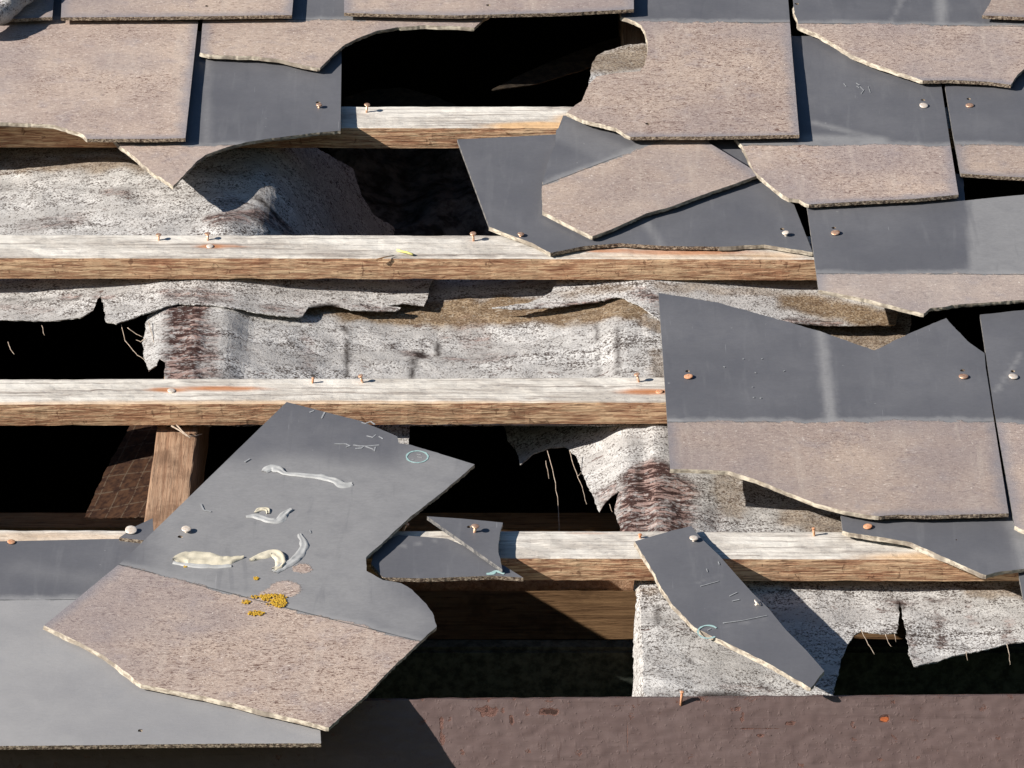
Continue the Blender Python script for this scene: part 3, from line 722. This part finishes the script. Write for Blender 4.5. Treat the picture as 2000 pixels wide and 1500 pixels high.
threads(ff, [[(1680, 1230, -30), (1692, 1252, -38), (1708, 1278, -42)], [(1730, 1238, -34), (1734, 1254, -40), (1741, 1263, -42)], [(1747, 1238, -34), (1750, 1254, -40)], [(1888, 1272, -34), (1890, 1290, -40)], [(1967, 1258, -34), (1972, 1280, -40), (1973, 1298, -44)]])
# flap of felt showing its hessian backing, hanging beside the rafter
felt('dark brown hessian backed flap with loose grid threads beside the rafter', [(262, 820), (325, 820), (315, 1010), (165, 1010), (185, 965), (215, 900)],
     lambda u, v: -0.060-0.35*(RAFT[1]-u)+rip(u, v, 20, .004), mat=M_HES, cat='felt', group=None)
felt('small grey scrap of felt peeping above the big fallen slate', [(700, 800), (801, 800), (798, 868), (760, 868)], lambda u, v: -0.045+rip(u, v, 20, .003), group=None)
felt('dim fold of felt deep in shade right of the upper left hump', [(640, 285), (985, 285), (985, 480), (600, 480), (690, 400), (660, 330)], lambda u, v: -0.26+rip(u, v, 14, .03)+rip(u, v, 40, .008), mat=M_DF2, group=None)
felt('small beige felt tongue in the broken notch of the large speckled slate', [(1300, 95), (1255, 84), (1215, 90), (1180, 100), (1163, 112), (1156, 128), (1150, 160), (1140, 200), (1240, 205), (1300, 200)],
     lambda u, v: -0.012+rip(u, v, 20, .003), beige=((1180, 120, 1300, 110, 40, .8),), group=None)
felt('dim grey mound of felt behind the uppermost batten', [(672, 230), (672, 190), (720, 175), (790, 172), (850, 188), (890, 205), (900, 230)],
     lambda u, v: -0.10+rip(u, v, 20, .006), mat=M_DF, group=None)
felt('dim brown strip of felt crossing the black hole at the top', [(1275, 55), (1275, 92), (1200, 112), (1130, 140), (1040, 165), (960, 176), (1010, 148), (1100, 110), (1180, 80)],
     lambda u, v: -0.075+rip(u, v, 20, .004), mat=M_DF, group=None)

# ================================================================== SLATES
G = 'fibre cement roof slates'
# course cut by the top of the picture
slate('tan slate corner at top left, left of the long slate tail', [(-240, -90), (113, -90), (102, 33, 'c'), (40, 36), (-240, 38, 's')], rows(-90, 19, 33, 24), [(0, -400), (100, -400)], group=G)
slate('tan slate with rivet hole along the top, left of the bowed tail', [(126, -130), (584, -130), (570, 30, 'c'), (400, 32), (119, 34, 's')], rows(-100, 18, 33, 24.5), [(0, -400), (100, -400)], holes=[(404, 12, 2.3)], group=G)
slate('tan slate with a bowed tail above the large black hole', [(672, -130), (1236, -130), (1238, 18, 'c'), (1105, 25), (895, 30), (780, 28), (672, 25, 's')], rows(-100, 18, 30, 25), [(0, -400), (100, -400)], holes=[(954, 10, 2.4)], group=G)
slate('small tan slate corner in the top right corner', [(1950, -60, 'b'), (1937, 0), (1928, 15), (1918, 30, 'c'), (2000, 33), (2200, 36, 's'), (2200, -60)], rows(-60, 19, 33, 24), [(1900, -400), (2000, -400)], group=G)
# first course
slate('large tan slate at left with broken lower left corner', [(400, -90), (387, 40), (362, 270, 'c'), (300, 271), (170, 271, 'b'), (161, 262), (130, 251), (105, 244), (60, 241), (0, 239), (-60, 237), (-240, 240, 's'), (-240, -90)],
      rows(38, 14, 270, 23), [(0, 36), (390, 40)], speck=0.4, group=G)
slate('tan remnant with wavy broken bottom edge curving over the large black hole',
      [(404, -80), (396, 40), (391, 103, 'b'), (409, 107), (460, 109), (507, 111), (546, 116), (595, 128), (625, 133, 'u'), (640, 118), (654, 103), (675, 86), (700, 74), (737, 60), (783, 53, 'b'), (825, 50), (860, 51), (895, 52), (926, 55, 'u'), (944, 39), (985, 10), (990, -80, 's')],
      rows(38, 14, 270, 23), [(390, 38), (960, 40)], group=G)
slate('dark grey slate ending in a pointed tan tip, over the left end of uppermost batten',
      [(667, 60), (667, 115), (665, 255, 'u'), (630, 258), (595, 262), (525, 271), (480, 278), (448, 286), (402, 302), (385, 314), (368, 332), (352, 349), (338, 364, 'b'), (315, 346), (297, 336), (280, 322), (266, 308), (252, 297), (234, 284), (205, 255), (195, 60, 's')],
      rows(105, 8, 283, 13.5), [(200, 283), (670, 284)], pale=[(405, 110, 403, 275, 3, 6, .55)], holes=[(621, 200, 2.4)], group=G)
slate('large speckled tan slate with a curved bite out of its left side',
      [(1195, -70, 'b'), (1213, 33), (1240, 42), (1252, 49), (1260, 62), (1265, 85), (1264, 108), (1257, 130), (1251, 139, 'u'), (1205, 143), (1165, 150), (1150, 165), (1142, 185), (1136, 198), (1119, 210), (1107, 220, 'b'), (1140, 235), (1175, 243), (1203, 250), (1224, 264), (1231, 267, 'c'), (1400, 266), (1561, 263, 's'), (1548, 110), (1534, -70)],
      rows(43, 14, 263, 24), [(1200, 42), (1540, 44)], speck=0.95, holes=[(1265, 242, 2.6)], group=G)
slate('speckled tan slate broken in a long pale slope at the top right',
      [(1546, -70, 's'), (1550, 14, 'b'), (1555, 35), (1561, 52), (1597, 67), (1632, 88), (1667, 109), (1695, 121), (1720, 130), (1765, 144), (1802, 157, 'c'), (1860, 156), (1930, 159), (1974, 165, 'u'), (1986, 147), (2005, 130), (2040, 110), (2050, -70, 's')],
      rows(48, 14, 265, 24), [(1560, 46), (2000, 52)], speck=1.0, pale=[(1840, -80, 1838, 50, 6, 5, .9), (1765, -10, 1742, 45, 2, 2, .5)], holes=[(1556, 8, 2.4)], bevel=0.0020, group=G)
sl_r = slate('grey slate with tan foot and curved broken left edge, above the half pale slate',
      [(1410, 70), (1838, 70), (1839, 170), (1855, 275), (1872, 380, 'c'), (1790, 388), (1685, 393), (1580, 399, 'b'), (1573, 397), (1561, 389), (1541, 387), (1520, 373), (1500, 357), (1482, 341), (1471, 330), (1461, 308), (1450, 284), (1435, 268), (1415, 240, 's')],
      rows(170, 10, 390, 17.8), [(1430, 283), (1870, 284)], speck=0.95, pale=[(1580, 270, 1720, 275, 9, 7, 1), (1590, 240, 1700, 268, 4, 5, .8)], holes=[(1803, 195, 2.3)], group=G)
slate('grey slate with tan foot at the right edge, above the narrow black slot',
      [(1845, 70), (1846, 170), (1860, 255), (1876, 338, 'c'), (1947, 343), (2000, 346), (2200, 352, 's'), (2200, 70)], rows(170, 10, 345, 16.5), [(1850, 283), (2000, 283)], pale=[], holes=[(1892, 194, 2.3)], group=G)
# second course
slate('dark grey slate with long sharp left edge, on the second batten beneath the loose fragment',
      [(893, 273), (905, 305), (956, 443, 'b'), (1000, 460), (1038, 474), (1075, 494, 'c'), (1140, 481), (1210, 475), (1297, 480), (1405, 481, 'b'), (1492, 477), (1587, 492, 's'), (1545, 385), (1500, 230), (1100, 225), (1086, 262)],
      rows(270, 5, 490, 6.5), None, pale=[(1240, 400, 1290, 478, 5, 5, .6)], holes=[(1528, 447, 2.4)], group=G)
slate('loose tan kite shaped fragment with a grey top corner lying on a dark slate',
      [(1086, 255, 's'), (1084, 283, 'u'), (1072, 311), (1061, 350), (1058, 378), (1060, 413, 'b'), (1105, 436), (1157, 462, 'u'), (1189, 450), (1225, 434), (1262, 417), (1315, 402), (1370, 381), (1433, 360), (1478, 343, 's'), (1468, 330), (1386, 280), (1365, 225), (1120, 215)],
      plane3((1100, 260, 12), (1380, 270, 12.5), (1160, 460, 13.5)), [(1066, 360), (1255, 288)], pale=[(1090, 250, 1200, 300, 22, 8, .35)], group=G)
slate('half grey half pale slate right of the second batten, with a smooth tan foot',
      [(1566, 340), (1576, 402), (1590, 500), (1599, 566, 'b'), (1640, 574), (1688, 583), (1745, 598), (1804, 613, 'u'), (1818, 602), (1846, 600), (1860, 596), (2000, 586), (2200, 575, 's'), (2200, 366), (2000, 380, 'u'), (1951, 385), (1885, 392), (1880, 340, 's')],
      rows(400, 9.5, 600, 16), [(1590, 534), (2000, 536)], pale=[(2060, 370, 2070, 560, 90, 4, .95)], holes=[(1628, 445, 2.3)], tan=0.75, group=G)
# third course
sl_s = slate('wide dark slate with V notch in its top, pale centre stripe and tan foot',
      [(1286, 572, 'b'), (1405, 591), (1545, 630), (1597, 646), (1708, 685), (1772, 654), (1848, 622), (1860, 636), (1895, 671), (1923, 690, 's'), (1925, 717), (1970, 1003, 'c'), (1807, 1007), (1755, 1005), (1716, 1008, 'b'), (1650, 998), (1597, 984), (1545, 964), (1510, 950), (1475, 936), (1422, 920), (1335, 916), (1309, 916, 's'), (1303, 817)],
      rows(600, 6.5, 1004, 19), [(1300, 824), (1940, 823)], bevel=0.0008, pale=[(1603, 640, 1624, 830, 5, 4, 1), (1312, 822, 1322, 823, 4, 2, 1.5), (1312, 815, 1318, 900, 3, 4, .6)], holes=[(1343, 725, 2.3), (1880, 724, 2.3)], group=G)
slate('dark slate cut off by the right edge, beside the notched slate', [(1914, 615), (1940, 790), (1982, 1027, 'b'), (1996, 1034), (2040, 1045), (2200, 1045, 's'), (2200, 590, 'u'), (2000, 606)],
      rows(610, 7, 1030, 20), [(1930, 824), (2000, 824)], pale=[(1995, 690, 1946, 765, 1.5, 1.5, .6)], holes=[(1978, 725, 2.3)], group=G)
# fourth course and below
slate('smooth grey slate with pale broken lower edge at lower right, under the notched slate',
      [(1636, 930), (1641, 996), (1646, 1036, 'b'), (1657, 1040), (1713, 1048), (1780, 1060), (1825, 1080), (1877, 1104), (1926, 1124, 'u'), (1947, 1118), (2000, 1111), (2200, 1100, 's'), (2200, 930)],
      rows(990, 8.5, 1120, 12), None, pale=[(1985, 1000, 2010, 1130, 9, 7, .9)], holes=[(1868, 1055, 0.9)], bevel=0.0020, group=G)
slate('thin sliver of dark slate at the right edge, below the lowest grey slate', [(1986, 1090), (1991, 1130), (1999, 1172, 'u'), (2100, 1185, 's'), (2100, 1080)], rows(1100, 4, 1180, 5), None, group=G)
sl_v = slate('dark pointed slate strip slid askew across lowest batten and felt',
      [(1240, 1057, 'u'), (1300, 1040), (1350, 1027, 's'), (1370, 1052), (1405, 1085), (1440, 1125), (1470, 1158), (1500, 1187), (1535, 1230), (1575, 1270), (1610, 1310, 'u'), (1583, 1343, 'b'), (1545, 1321), (1510, 1300), (1475, 1283), (1440, 1265), (1398, 1246), (1356, 1225), (1331, 1199), (1315, 1183), (1300, 1160), (1280, 1125), (1259, 1087)],
      plane3((1350, 1030, 8), (1240, 1057, 7), (1590, 1325, 15)), None, bevel=0.0016, pale=[(1380, 1230, 1500, 1208, 1, 1, .4), (1360, 1140, 1410, 1120, 1, 1, .3)], group=G)
sl_x = slate('dark grey slate piece lying under the small triangular shard',
      [(735, 1060), (780, 1045), (874, 1052), (930, 1076), (985, 1105), (1022, 1128, 'c'), (965, 1124), (825, 1129), (748, 1127), (725, 1100, 'u')], rows(1050, 5.5, 1128, 6.5), None, pale=[(775, 1068, 880, 1052, .8, .8, .6)], group=G)
slate('small triangular dark shard nailed on lowest batten', [(834, 1008, 's'), (905, 1013), (982, 1021, 'u'), (976, 1045), (973, 1073), (981, 1112, 's')],
      plane3((834, 1008, 13), (982, 1021, 11), (981, 1112, 11.5)), None, bevel=0.0015, holes=[(916, 1029, 2.2)], group=G)
slate('tiny dark shard under a white nail head on lowest batten at left', [(233, 1050, 'c'), (290, 1056), (300, 1040, 's'), (298, 1012), (264, 1028)], rows(1010, 6, 1055, 9.5), None, group=G)
slate('big grey eaves slate at bottom left, dark above and pale below',
      [(-240, 1060), (0, 1057), (240, 1052), (605, 1056), (627, 1452, 'c'), (300, 1454), (0, 1457), (-240, 1459, 's')], rows(1055, 5.5, 1455, 12), [(0, 1172), (600, 1166)], tan=0.0, pale=[(40, 1110, 240, 1140, 12, 14, .3)], holes=[(274, 1427, 2.3)], group=G)
sl_z = slate('big fallen slate lying askew with cream sealant smears and yellow lichen',
      [(560, 785), (650, 809), (706, 823, 'u'), (776, 853), (779, 866), (800, 869), (860, 887, 's'), (927, 907, 'u'), (895, 935), (842, 979), (800, 1011), (755, 1053), (716, 1087), (716, 1115), (748, 1133), (783, 1139), (804, 1151), (832, 1179), (846, 1200), (853, 1224), (818, 1256), (755, 1316), (713, 1360), (642, 1421, 'b'),
       (560, 1400), (420, 1365), (304, 1342), (276, 1337), (245, 1312), (196, 1277), (147, 1251), (86, 1222, 's'), (238, 1097)],
      plane3((560, 785, 8), (86, 1222, 14.5), (642, 1421, 20)), [(235, 1103), (830, 1256)], speck=0.75, bevel=0.0017, tanspots=[(556, 1150, 20), (590, 1110, 12), (530, 1165, 18)],
      pale=[(430, 980, 480, 1170, 80, 30, 1), (560, 930, 800, 960, 42, 22, .95), (650, 980, 600, 1160, 75, 40, 1), (850, 920, 720, 1060, 40, 25, .9), (700, 1150, 800, 1220, 26, 16, .75)], holes=[(352, 1048, 2.4)], group=G)
ZPL = tuple(sl_z['_pl']); VPL = tuple(sl_v['_pl'])

# ------------------------------------------------------------------ marks, sealant and lichen on the fallen slate
def onz(x, y, h=0.0, pl=None):
    p = on_plane(x, y, pl or ZPL); p.z += h; return p
def ribbon(name, path, widths, height, mat, parent, pl=None, lab=None):
    """a squeezed bead of sealant: lens shaped section along a path of pixels"""
    height *= 0.6; P = [onz(x, y, 0.0001, pl) for x, y in path]; fine = []; W = []
    for i in range(len(P)-1):
        for j in range(6):
            t = j/6; p0 = P[max(i-1, 0)]; p3 = P[min(i+2, len(P)-1)]
            a, b = P[i], P[i+1]
            q = 0.5*((2*a)+(b-p0)*t+(2*p0-5*a+4*b-p3)*t*t+(3*a-p0-3*b+p3)*t**3); fine.append(q); W.append(widths[i]*(1-t)+widths[i+1]*t)
    fine.append(P[-1]); W.append(widths[-1])
    verts = []; F = []; m = 7
    for i, p in enumerate(fine):
        d = fine[min(i+1, len(fine)-1)]-fine[max(i-1, 0)]; s = Vector((-d.y, d.x, 0)).normalized()
        for q in range(m):
            t = -1+2*q/(m-1); w = W[i]/1000*(1+0.35*noise.noise(Vector((p.x*130, p.y*130, q))))
            rim = 0.5+0.5*abs(t) if abs(t) < 0.9 else 0
            h = height*rim*(0.8+0.7*noise.noise(Vector((p.x*160, p.y*160, q*0.7))))
            verts.append(p+s*(t*w)+Vector((0, 0, max(0, h))))
    for i in range(len(fine)-1):
        for q in range(m-1): F.append((i*m+q, i*m+q+1, (i+1)*m+q+1, (i+1)*m+q))
    me = bpy.data.meshes.new(name); me.from_pydata(verts, [], F)
    for p in me.polygons: p.use_smooth = True
    o = link(name, me, mat, parent)
    if lab: o['label'] = lab
    return o
ribbon('sealant_smear', [(516, 922), (530, 914), (546, 918), (560, 926), (600, 929), (635, 934), (655, 940), (670, 948), (688, 946)], [3, 6, 5, 2, 4, 4.5, 4, 6, 3], 0.0028, M_SEALG, sl_z, lab='long grey smear of sealant')
ribbon('sealant_smear', [(480, 1010), (497, 1008), (512, 1012), (530, 1018), (546, 1016), (556, 1004), (570, 995)], [1.5, 4, 5, 4, 5, 4, 2], 0.003, M_SEALG, sl_z, lab='small curled grey smear')
ribbon('sealant_smear', [(499, 1002), (508, 995), (522, 996), (524, 1004)], [1.5, 3, 2.5, 1.5], 0.003, M_SEAL, sl_z)
ribbon('sealant_smear', [(340, 1097), (365, 1090), (400, 1092), (430, 1096), (455, 1094), (476, 1089)], [3, 11, 12, 9, 5, 1], 0.0055, M_SEAL, sl_z, lab='thick cream blob of sealant')
ribbon('sealant_smear', [(338, 1100), (380, 1106), (420, 1107), (452, 1106)], [1.5, 3, 3, 2], 0.003, M_SEALG, sl_z)
ribbon('sealant_smear', [(488, 1096), (510, 1087), (530, 1080), (545, 1088), (548, 1103), (535, 1115)], [1.5, 5, 6, 6, 5, 3], 0.005, M_SEAL, sl_z, lab='hooked cream blob of sealant')
ribbon('sealant_smear', [(535, 1118), (552, 1107), (572, 1096), (588, 1080), (594, 1062), (585, 1044)], [4, 6, 5, 5, 4, 2], 0.003, M_SEALG, sl_z, lab='curved grey tail of sealant')
def lumps(name, spots, mat, parent):
    bm = bmesh.new(); rnd = random.Random(5)
    for cx, cy, rx, ry, n in spots:
        for _ in range(n*3):
            a = rnd.random()*math.tau; r = math.sqrt(rnd.random())
            p = onz(cx+math.cos(a)*rx*r, cy+math.sin(a)*ry*r, 0.0004); s = rnd.uniform(0.0003, 0.0010)
            res = bmesh.ops.create_icosphere(bm, subdivisions=1, radius=s)
            for v in res['verts']: v.co = Vector((v.co.x*rnd.uniform(.8, 1.5), v.co.y*1.1, v.co.z*.8))+p
    me = bpy.data.meshes.new(name); bm.to_mesh(me); bm.free()
    return link(name, me, mat, parent)
for sp_ in ([(520, 1165, 14, 4, 24), (535, 1168, 25, 8, 60), (545, 1178, 15, 9, 60), (530, 1180, 10, 5, 8)], [(500, 1198, 17, 5, 34)], [(480, 1176, 9, 4, 14)], [(500, 1130, 5, 3, 10)], [(362, 1107, 3, 2, 4)], [(497, 1166, 8, 3, 8)]):
    lumps('lichen', sp_, M_LICH, sl_z)
def strip(name, paths, wid, mat, parent, pl):
    for p_ in paths: strip1(name, [p_], wid, mat, parent, pl)
def strip1(name, paths, wid, mat, parent, pl):
    verts = []; F = []
    for path in paths:
        b = len(verts); P = [onz(x, y, 0.0004, pl) for x, y in path]
        for i, p in enumerate(P):
            d = P[min(i+1, len(P)-1)]-P[max(i-1, 0)]; s = Vector((-d.y, d.x, 0)).normalized()*wid
            s = s*(0.6+0.7*random.random()); verts += [p-s, p+s]
        for i in range(len(P)-1): F.append((b+2*i, b+2*i+1, b+2*i+3, b+2*i+2))
    me = bpy.data.meshes.new(name); me.from_pydata(verts, [], F)
    # give the mark a real, very small thickness
    bm = bmesh.new(); bm.from_mesh(me); bmesh.ops.recalc_face_normals(bm, faces=bm.faces)
    r = bmesh.ops.extrude_face_region(bm, geom=bm.faces[:])
    for v in r['geom']:
        if isinstance(v, bmesh.types.BMVert): v.co.z += 0.0003
    bmesh.ops.recalc_face_normals(bm, faces=bm.faces); bm.to_mesh(me); bm.free()
    return link(name, me, mat, parent)
def ring(cx, cy, rx, ry, n=30): return [(cx+math.cos(i*math.tau/n)*rx, cy+math.sin(i*math.tau/n)*ry) for i in range(n+1)]
strip('stamped_ring', [ring(815, 893, 21, 11.5)], 0.0008, M_TEAL, sl_z, ZPL)
strip('chalk_mark', [[(814, 888), (822, 889)], [(815, 893), (825, 895)], [(804, 899), (808, 899)]], 0.0004, M_CHALK, sl_z, ZPL)

strip('chalk_mark', [[(653, 868), (664, 868), (676, 868), (684, 872), (676, 874)], [(690, 870), (703, 872), (720, 872), (741, 870)], [(694, 877), (706, 876), (712, 872), (728, 878), (731, 882), (733, 874)], [(716, 852), (728, 855), (734, 850)], [(740, 853), (748, 858)], [(605, 806), (613, 803)], [(628, 818), (634, 806)], [(706, 826), (714, 828), (724, 824), (732, 830)]], 0.0007, M_CHALK, sl_z, ZPL)
strip('chalk_mark', [[(488, 897), (478, 903)], [(392, 985), (398, 997), (412, 1000)], [(605, 1036), (607, 1042)]], 0.0006, M_CHALK, sl_z, ZPL)
strip('stamped_ring', [ring(1383, 1235, 20, 12.5)[4:28]], 0.0009, M_TEAL, sl_v, VPL)
strip('chalk_mark', [[(1382, 1232), (1388, 1229)], [(1412, 1218), (1450, 1213), (1498, 1203)], [(1368, 1146), (1404, 1136)], [(1425, 1165), (1440, 1158)], [(1380, 1112), (1382, 1118)], [(1403, 1098), (1405, 1104)], [(1430, 1175), (1444, 1172)]], 0.0005, M_CHALK, sl_v, VPL)
strip('chalk_mark', [[(1648, 164), (1653, 170)], [(1672, 163), (1679, 167), (1673, 169), (1678, 172)], [(1680, 170), (1687, 177), (1682, 184)], [(1696, 170), (1700, 182)]], 0.0003, M_CHALK, sl_r, tuple(sl_r['_pl']))
strip('chalk_mark', [[(1450, 702), (1453, 702)], [(1474, 728), (1477, 729)], [(1487, 702), (1490, 701)], [(1468, 757), (1471, 757)], [(1413, 717), (1416, 718)], [(1530, 726), (1533, 725)], [(1470, 777), (1473, 777)], [(1484, 778), (1487, 779)]], 0.0005, M_CHALK, sl_s, tuple(sl_s['_pl']))
xpl = tuple(sl_x['_pl'])
ribbon('green_smear', [(950, 1121), (962, 1120), (970, 1116), (985, 1121)], [1.2, 2.5, 2.2, 1], 0.001, M_TEAL, sl_x, xpl)

# ================================================================== NAILS
def lathe(name, prof, sides=18, axis=Vector((0, 0, 1)), base=Vector()):
    a = axis.normalized(); b = a.orthogonal().normalized(); c = a.cross(b); bm = bmesh.new(); rings = []
    for r, h in prof: rings.append([bm.verts.new(base+a*h+(b*math.cos(q*math.tau/sides)+c*math.sin(q*math.tau/sides))*max(r, 1e-5)) for q in range(sides)])
    for i in range(len(rings)-1):
        for q in range(sides): bm.faces.new((rings[i][q], rings[i][(q+1) % sides], rings[i+1][(q+1) % sides], rings[i+1][q]))
    bm.faces.new(rings[0][::-1]); bm.faces.new(rings[-1]); bmesh.ops.recalc_face_normals(bm, faces=bm.faces)
    me = bpy.data.meshes.new(name); bm.to_mesh(me); bm.free()
    for p in me.polygons: p.use_smooth = True
    return me
def nail(label, x, y, w, h, rh=3.0, rs=1.25, lean=(0, 0), mat=None, group='copper nails', name='copper_nail'):
    """x,y: foot of the nail in the photograph; w: height of what it stands in; h: how far it stands proud (mm)"""
    mat = mat or M_COP
    p = on_w(x, y, w/1000); e = empty(name, p); tag(e, label, 'nail', group)
    rn_ = random.Random(x*7+y); ax = Vector((lean[0]+rn_.uniform(-.12, .12), lean[1]+rn_.uniform(-.12, .05), 1)).normalized(); H = h/1000; r = rh/1000; s = rs/1000
    link('shank', lathe('shank', [(s*.7, -0.012), (s, -0.002), (s, H-0.0006)], 12, ax, p), mat, e)
    link('head', lathe('head', [(s, H-0.0012), (r*.85, H-0.0009), (r, H-0.0003), (r, H+0.0002), (r*.86, H+0.0005), (r*.25, H+0.0006)], 18, ax, p), mat, e)
    return e
nail('copper nail standing alone on the uppermost batten', 716, 219, 0, 9, 3.2, 1.2)
nail('leftmost standing copper nail on the second batten', 310, 469, 0, 6.5, 2.9, 1.2)
nail('standing copper nail above a rust stain on the second batten', 406, 469, 0, 7.5, 3.0, 1.2, (0.05, 0))
nail('standing copper nail just left of the dark slate corner on the second batten', 925, 470, 0, 9, 3.2, 1.3, (-.03, 0))
nail('standing copper nail at the chipped edge of the dark slate on second batten', 1016, 472, 0, 9, 3.4, 1.3)
nail('short headless looking nail stub on the middle batten, above the fallen slate', 610, 748, 0, 5.5, 1.5, 1.2, (0.25, .1), M_IRON, 'batten nails', 'nail')
nail('bent copper nail on the middle batten, above the fallen slate top', 708, 747, 0, 8, 2.6, 1.2, (-.15, 0))
nail('bent copper nail on the middle batten near the notched slate', 1248, 746, 0, 9, 3.0, 1.2, (-.15, .1))
nail('flat nail head in rust stain on the second batten', 410, 482, 0, 0.8, 3.6, 1.2, (0, 0), M_COPP, 'batten nails', 'nail')
nail('flat nail head in orange stain at left of the middle batten', 335, 764, 0, 0.8, 4.0, 1.2, (0, 0), M_COPP, 'batten nails', 'nail')
nail('flat nail head in orange stain at right end of middle batten', 1288, 766, 0, 0.8, 3.6, 1.2, (0, 0), M_IRON, 'batten nails', 'nail')
nail('bent copper nail peeping out beside the waist of the big fallen slate', 788, 1036, 0, 8, 2.6, 1.2, (.35, .1))
nail('nail standing on the lowest batten, left of the lower right grey slate', 1590, 1046, 0, 8, 1.6, 1.2, (0, 0), M_IRON, 'batten nails', 'nail')
nail('small rusty nail on top of the brown board', 1331, 1364, 0, 7, 2.0, 1.2, (0.05, 0), M_IRON, 'batten nails', 'nail')
nail('rusty nail stub on the lowest batten, left of the pointed strip', 1250, 1051, 0, 4, 2.0, 1.2, (0.1, 0), M_IRON, 'batten nails', 'nail')
nail('copper nail through the dark slate with pointed tan tip', 623, 211, 11.2, 4.0, 3.3, 1.4, (0.05, .1))
nail('pale copper nail left of the gap between the two right grey slates', 1804, 208, 11.3, 1.5, 4.6, 1.4, (0.1, 0), M_COPP)
nail('copper nail right of the gap between the two right grey slates', 1894, 208, 11.3, 1.5, 4.4, 1.4, (0.1, 0), M_COP)
nail('copper nail at the right corner of the dark slate under the kite fragment', 1535, 460, 6.3, 3.5, 3.6, 1.4, (-.1, 0), M_COPP)
nail('copper nail in the half grey half pale slate', 1632, 457, 11.2, 1.8, 4.6, 1.4, (-.1, 0))
nail('reddish copper nail in the left half of the notched slate', 1345, 738, 10.8, 1.8, 4.4, 1.4, (0, 0), M_IRON)
nail('copper nail near the right edge of the notched slate', 1882, 738, 10.8, 1.8, 4.8, 1.4, (0.05, 0))
nail('pale copper nail in the dark slate cut off by right edge', 1979, 738, 11.0, 1.8, 4.8, 1.4, (0.05, 0), M_COPP)
nail('copper nail at the top of the lower right grey slate', 1695, 1030, 9.8, 1.2, 4.3, 1.3, (0, 0), M_IRON)
nail('copper nail standing through the small triangular shard', 927, 1040, 11.5, 7, 3.8, 1.5)
nail('copper nail in the head of the askew pointed strip', 1355, 1056, 8.8, 3, 4.2, 1.3, (0.1, 0), M_COPP)
nail('pale copper clip at the right edge of the askew pointed strip', 1478, 1180, 12.0, 2.0, 4.2, 1.3, (0.6, 0.2), M_COPP)
nail('white painted nail head on the tiny dark shard', 256, 1040, 7.5, 3.5, 5.6, 1.4, (0, -.1), M_COPP)
nail('pale copper nail in the big fallen slate, below its straight edge', 364, 1036, 14.0, 2.0, 4.6, 1.4, (0, 0), M_COPP)
nail('copper nail at top edge of the big eaves slate at left', 22, 1060, 5.5, 1.2, 3.8, 1.3, (0, 0), M_IRON)

# ================================================================== ODDMENTS
# rolled grey lump in the top left corner
pts = [on_w(-40, 48, 0.036), on_w(0, 24, 0.036), on_w(28, 3, 0.037), on_w(60, -25, 0.037), on_w(100, -60, 0.038)]
me = tube_mesh('felt_roll', [pts[i].lerp(pts[i+1], j/10) for i in range(4) for j in range(10)], 0.0125, 28)
for v in me.vertices: v.co += Vector((rip(v.co.x, v.co.y+v.co.z, 60, .003), 0, rip(v.co.y, v.co.x, 90, .003)+rip(v.co.x+v.co.z, v.co.y, 250, .001)))
for an in ('brown', 'beige', 'crack'): me.attributes.new(an, 'FLOAT', 'POINT')
tag(link('felt_roll', me, M_FELT), 'rough grey rolled scrap in the top left corner', 'scrap')
# straw on the second batten
me = tube_mesh('straw', [on_w(775, 488, 0.002), on_w(785, 491, 0.002), on_w(795, 493, 0.002), on_w(806, 497, 0.002)], 0.0013, 6)
tag(link('straw', me, M_STRAW), 'bit of yellow straw lying on the second batten', 'straw')
me = tube_mesh('splinter', [on_w(735, 507, 0.001), on_w(752, 502, 0.003), on_w(770, 499, 0.002)], 0.0009, 5, .6)
tag(link('splinter', me, M_PUR), 'dark wood splinter beside the yellow straw on second batten', 'splinter')
# wisps of torn fibre at the foot of the middle batten, over the rafter
for lab, path in (('curled wisp of fibre hanging below the middle batten by the rafter', [(335, 832, -22), (350, 840, -22), (365, 852, -22), (380, 852, -24), (394, 848, -26)]),
                  ('thin straight wisp of fibre hanging over top of the rafter', [(345, 830, -22), (356, 842, -21), (372, 856, -22)])):
    P = [on_plane(x, y, (w/1000, 0, 0)) for x, y, w in path]
    tag(link('fibre_wisp', tube_mesh('fibre_wisp', P, 0.0009, 5, .5), M_FIB), lab, 'fibre')

# bookkeeping properties used only while building
for o in C.objects:
    for k_ in ('_loc', '_pl'):
        if k_ in o: del o[k_]
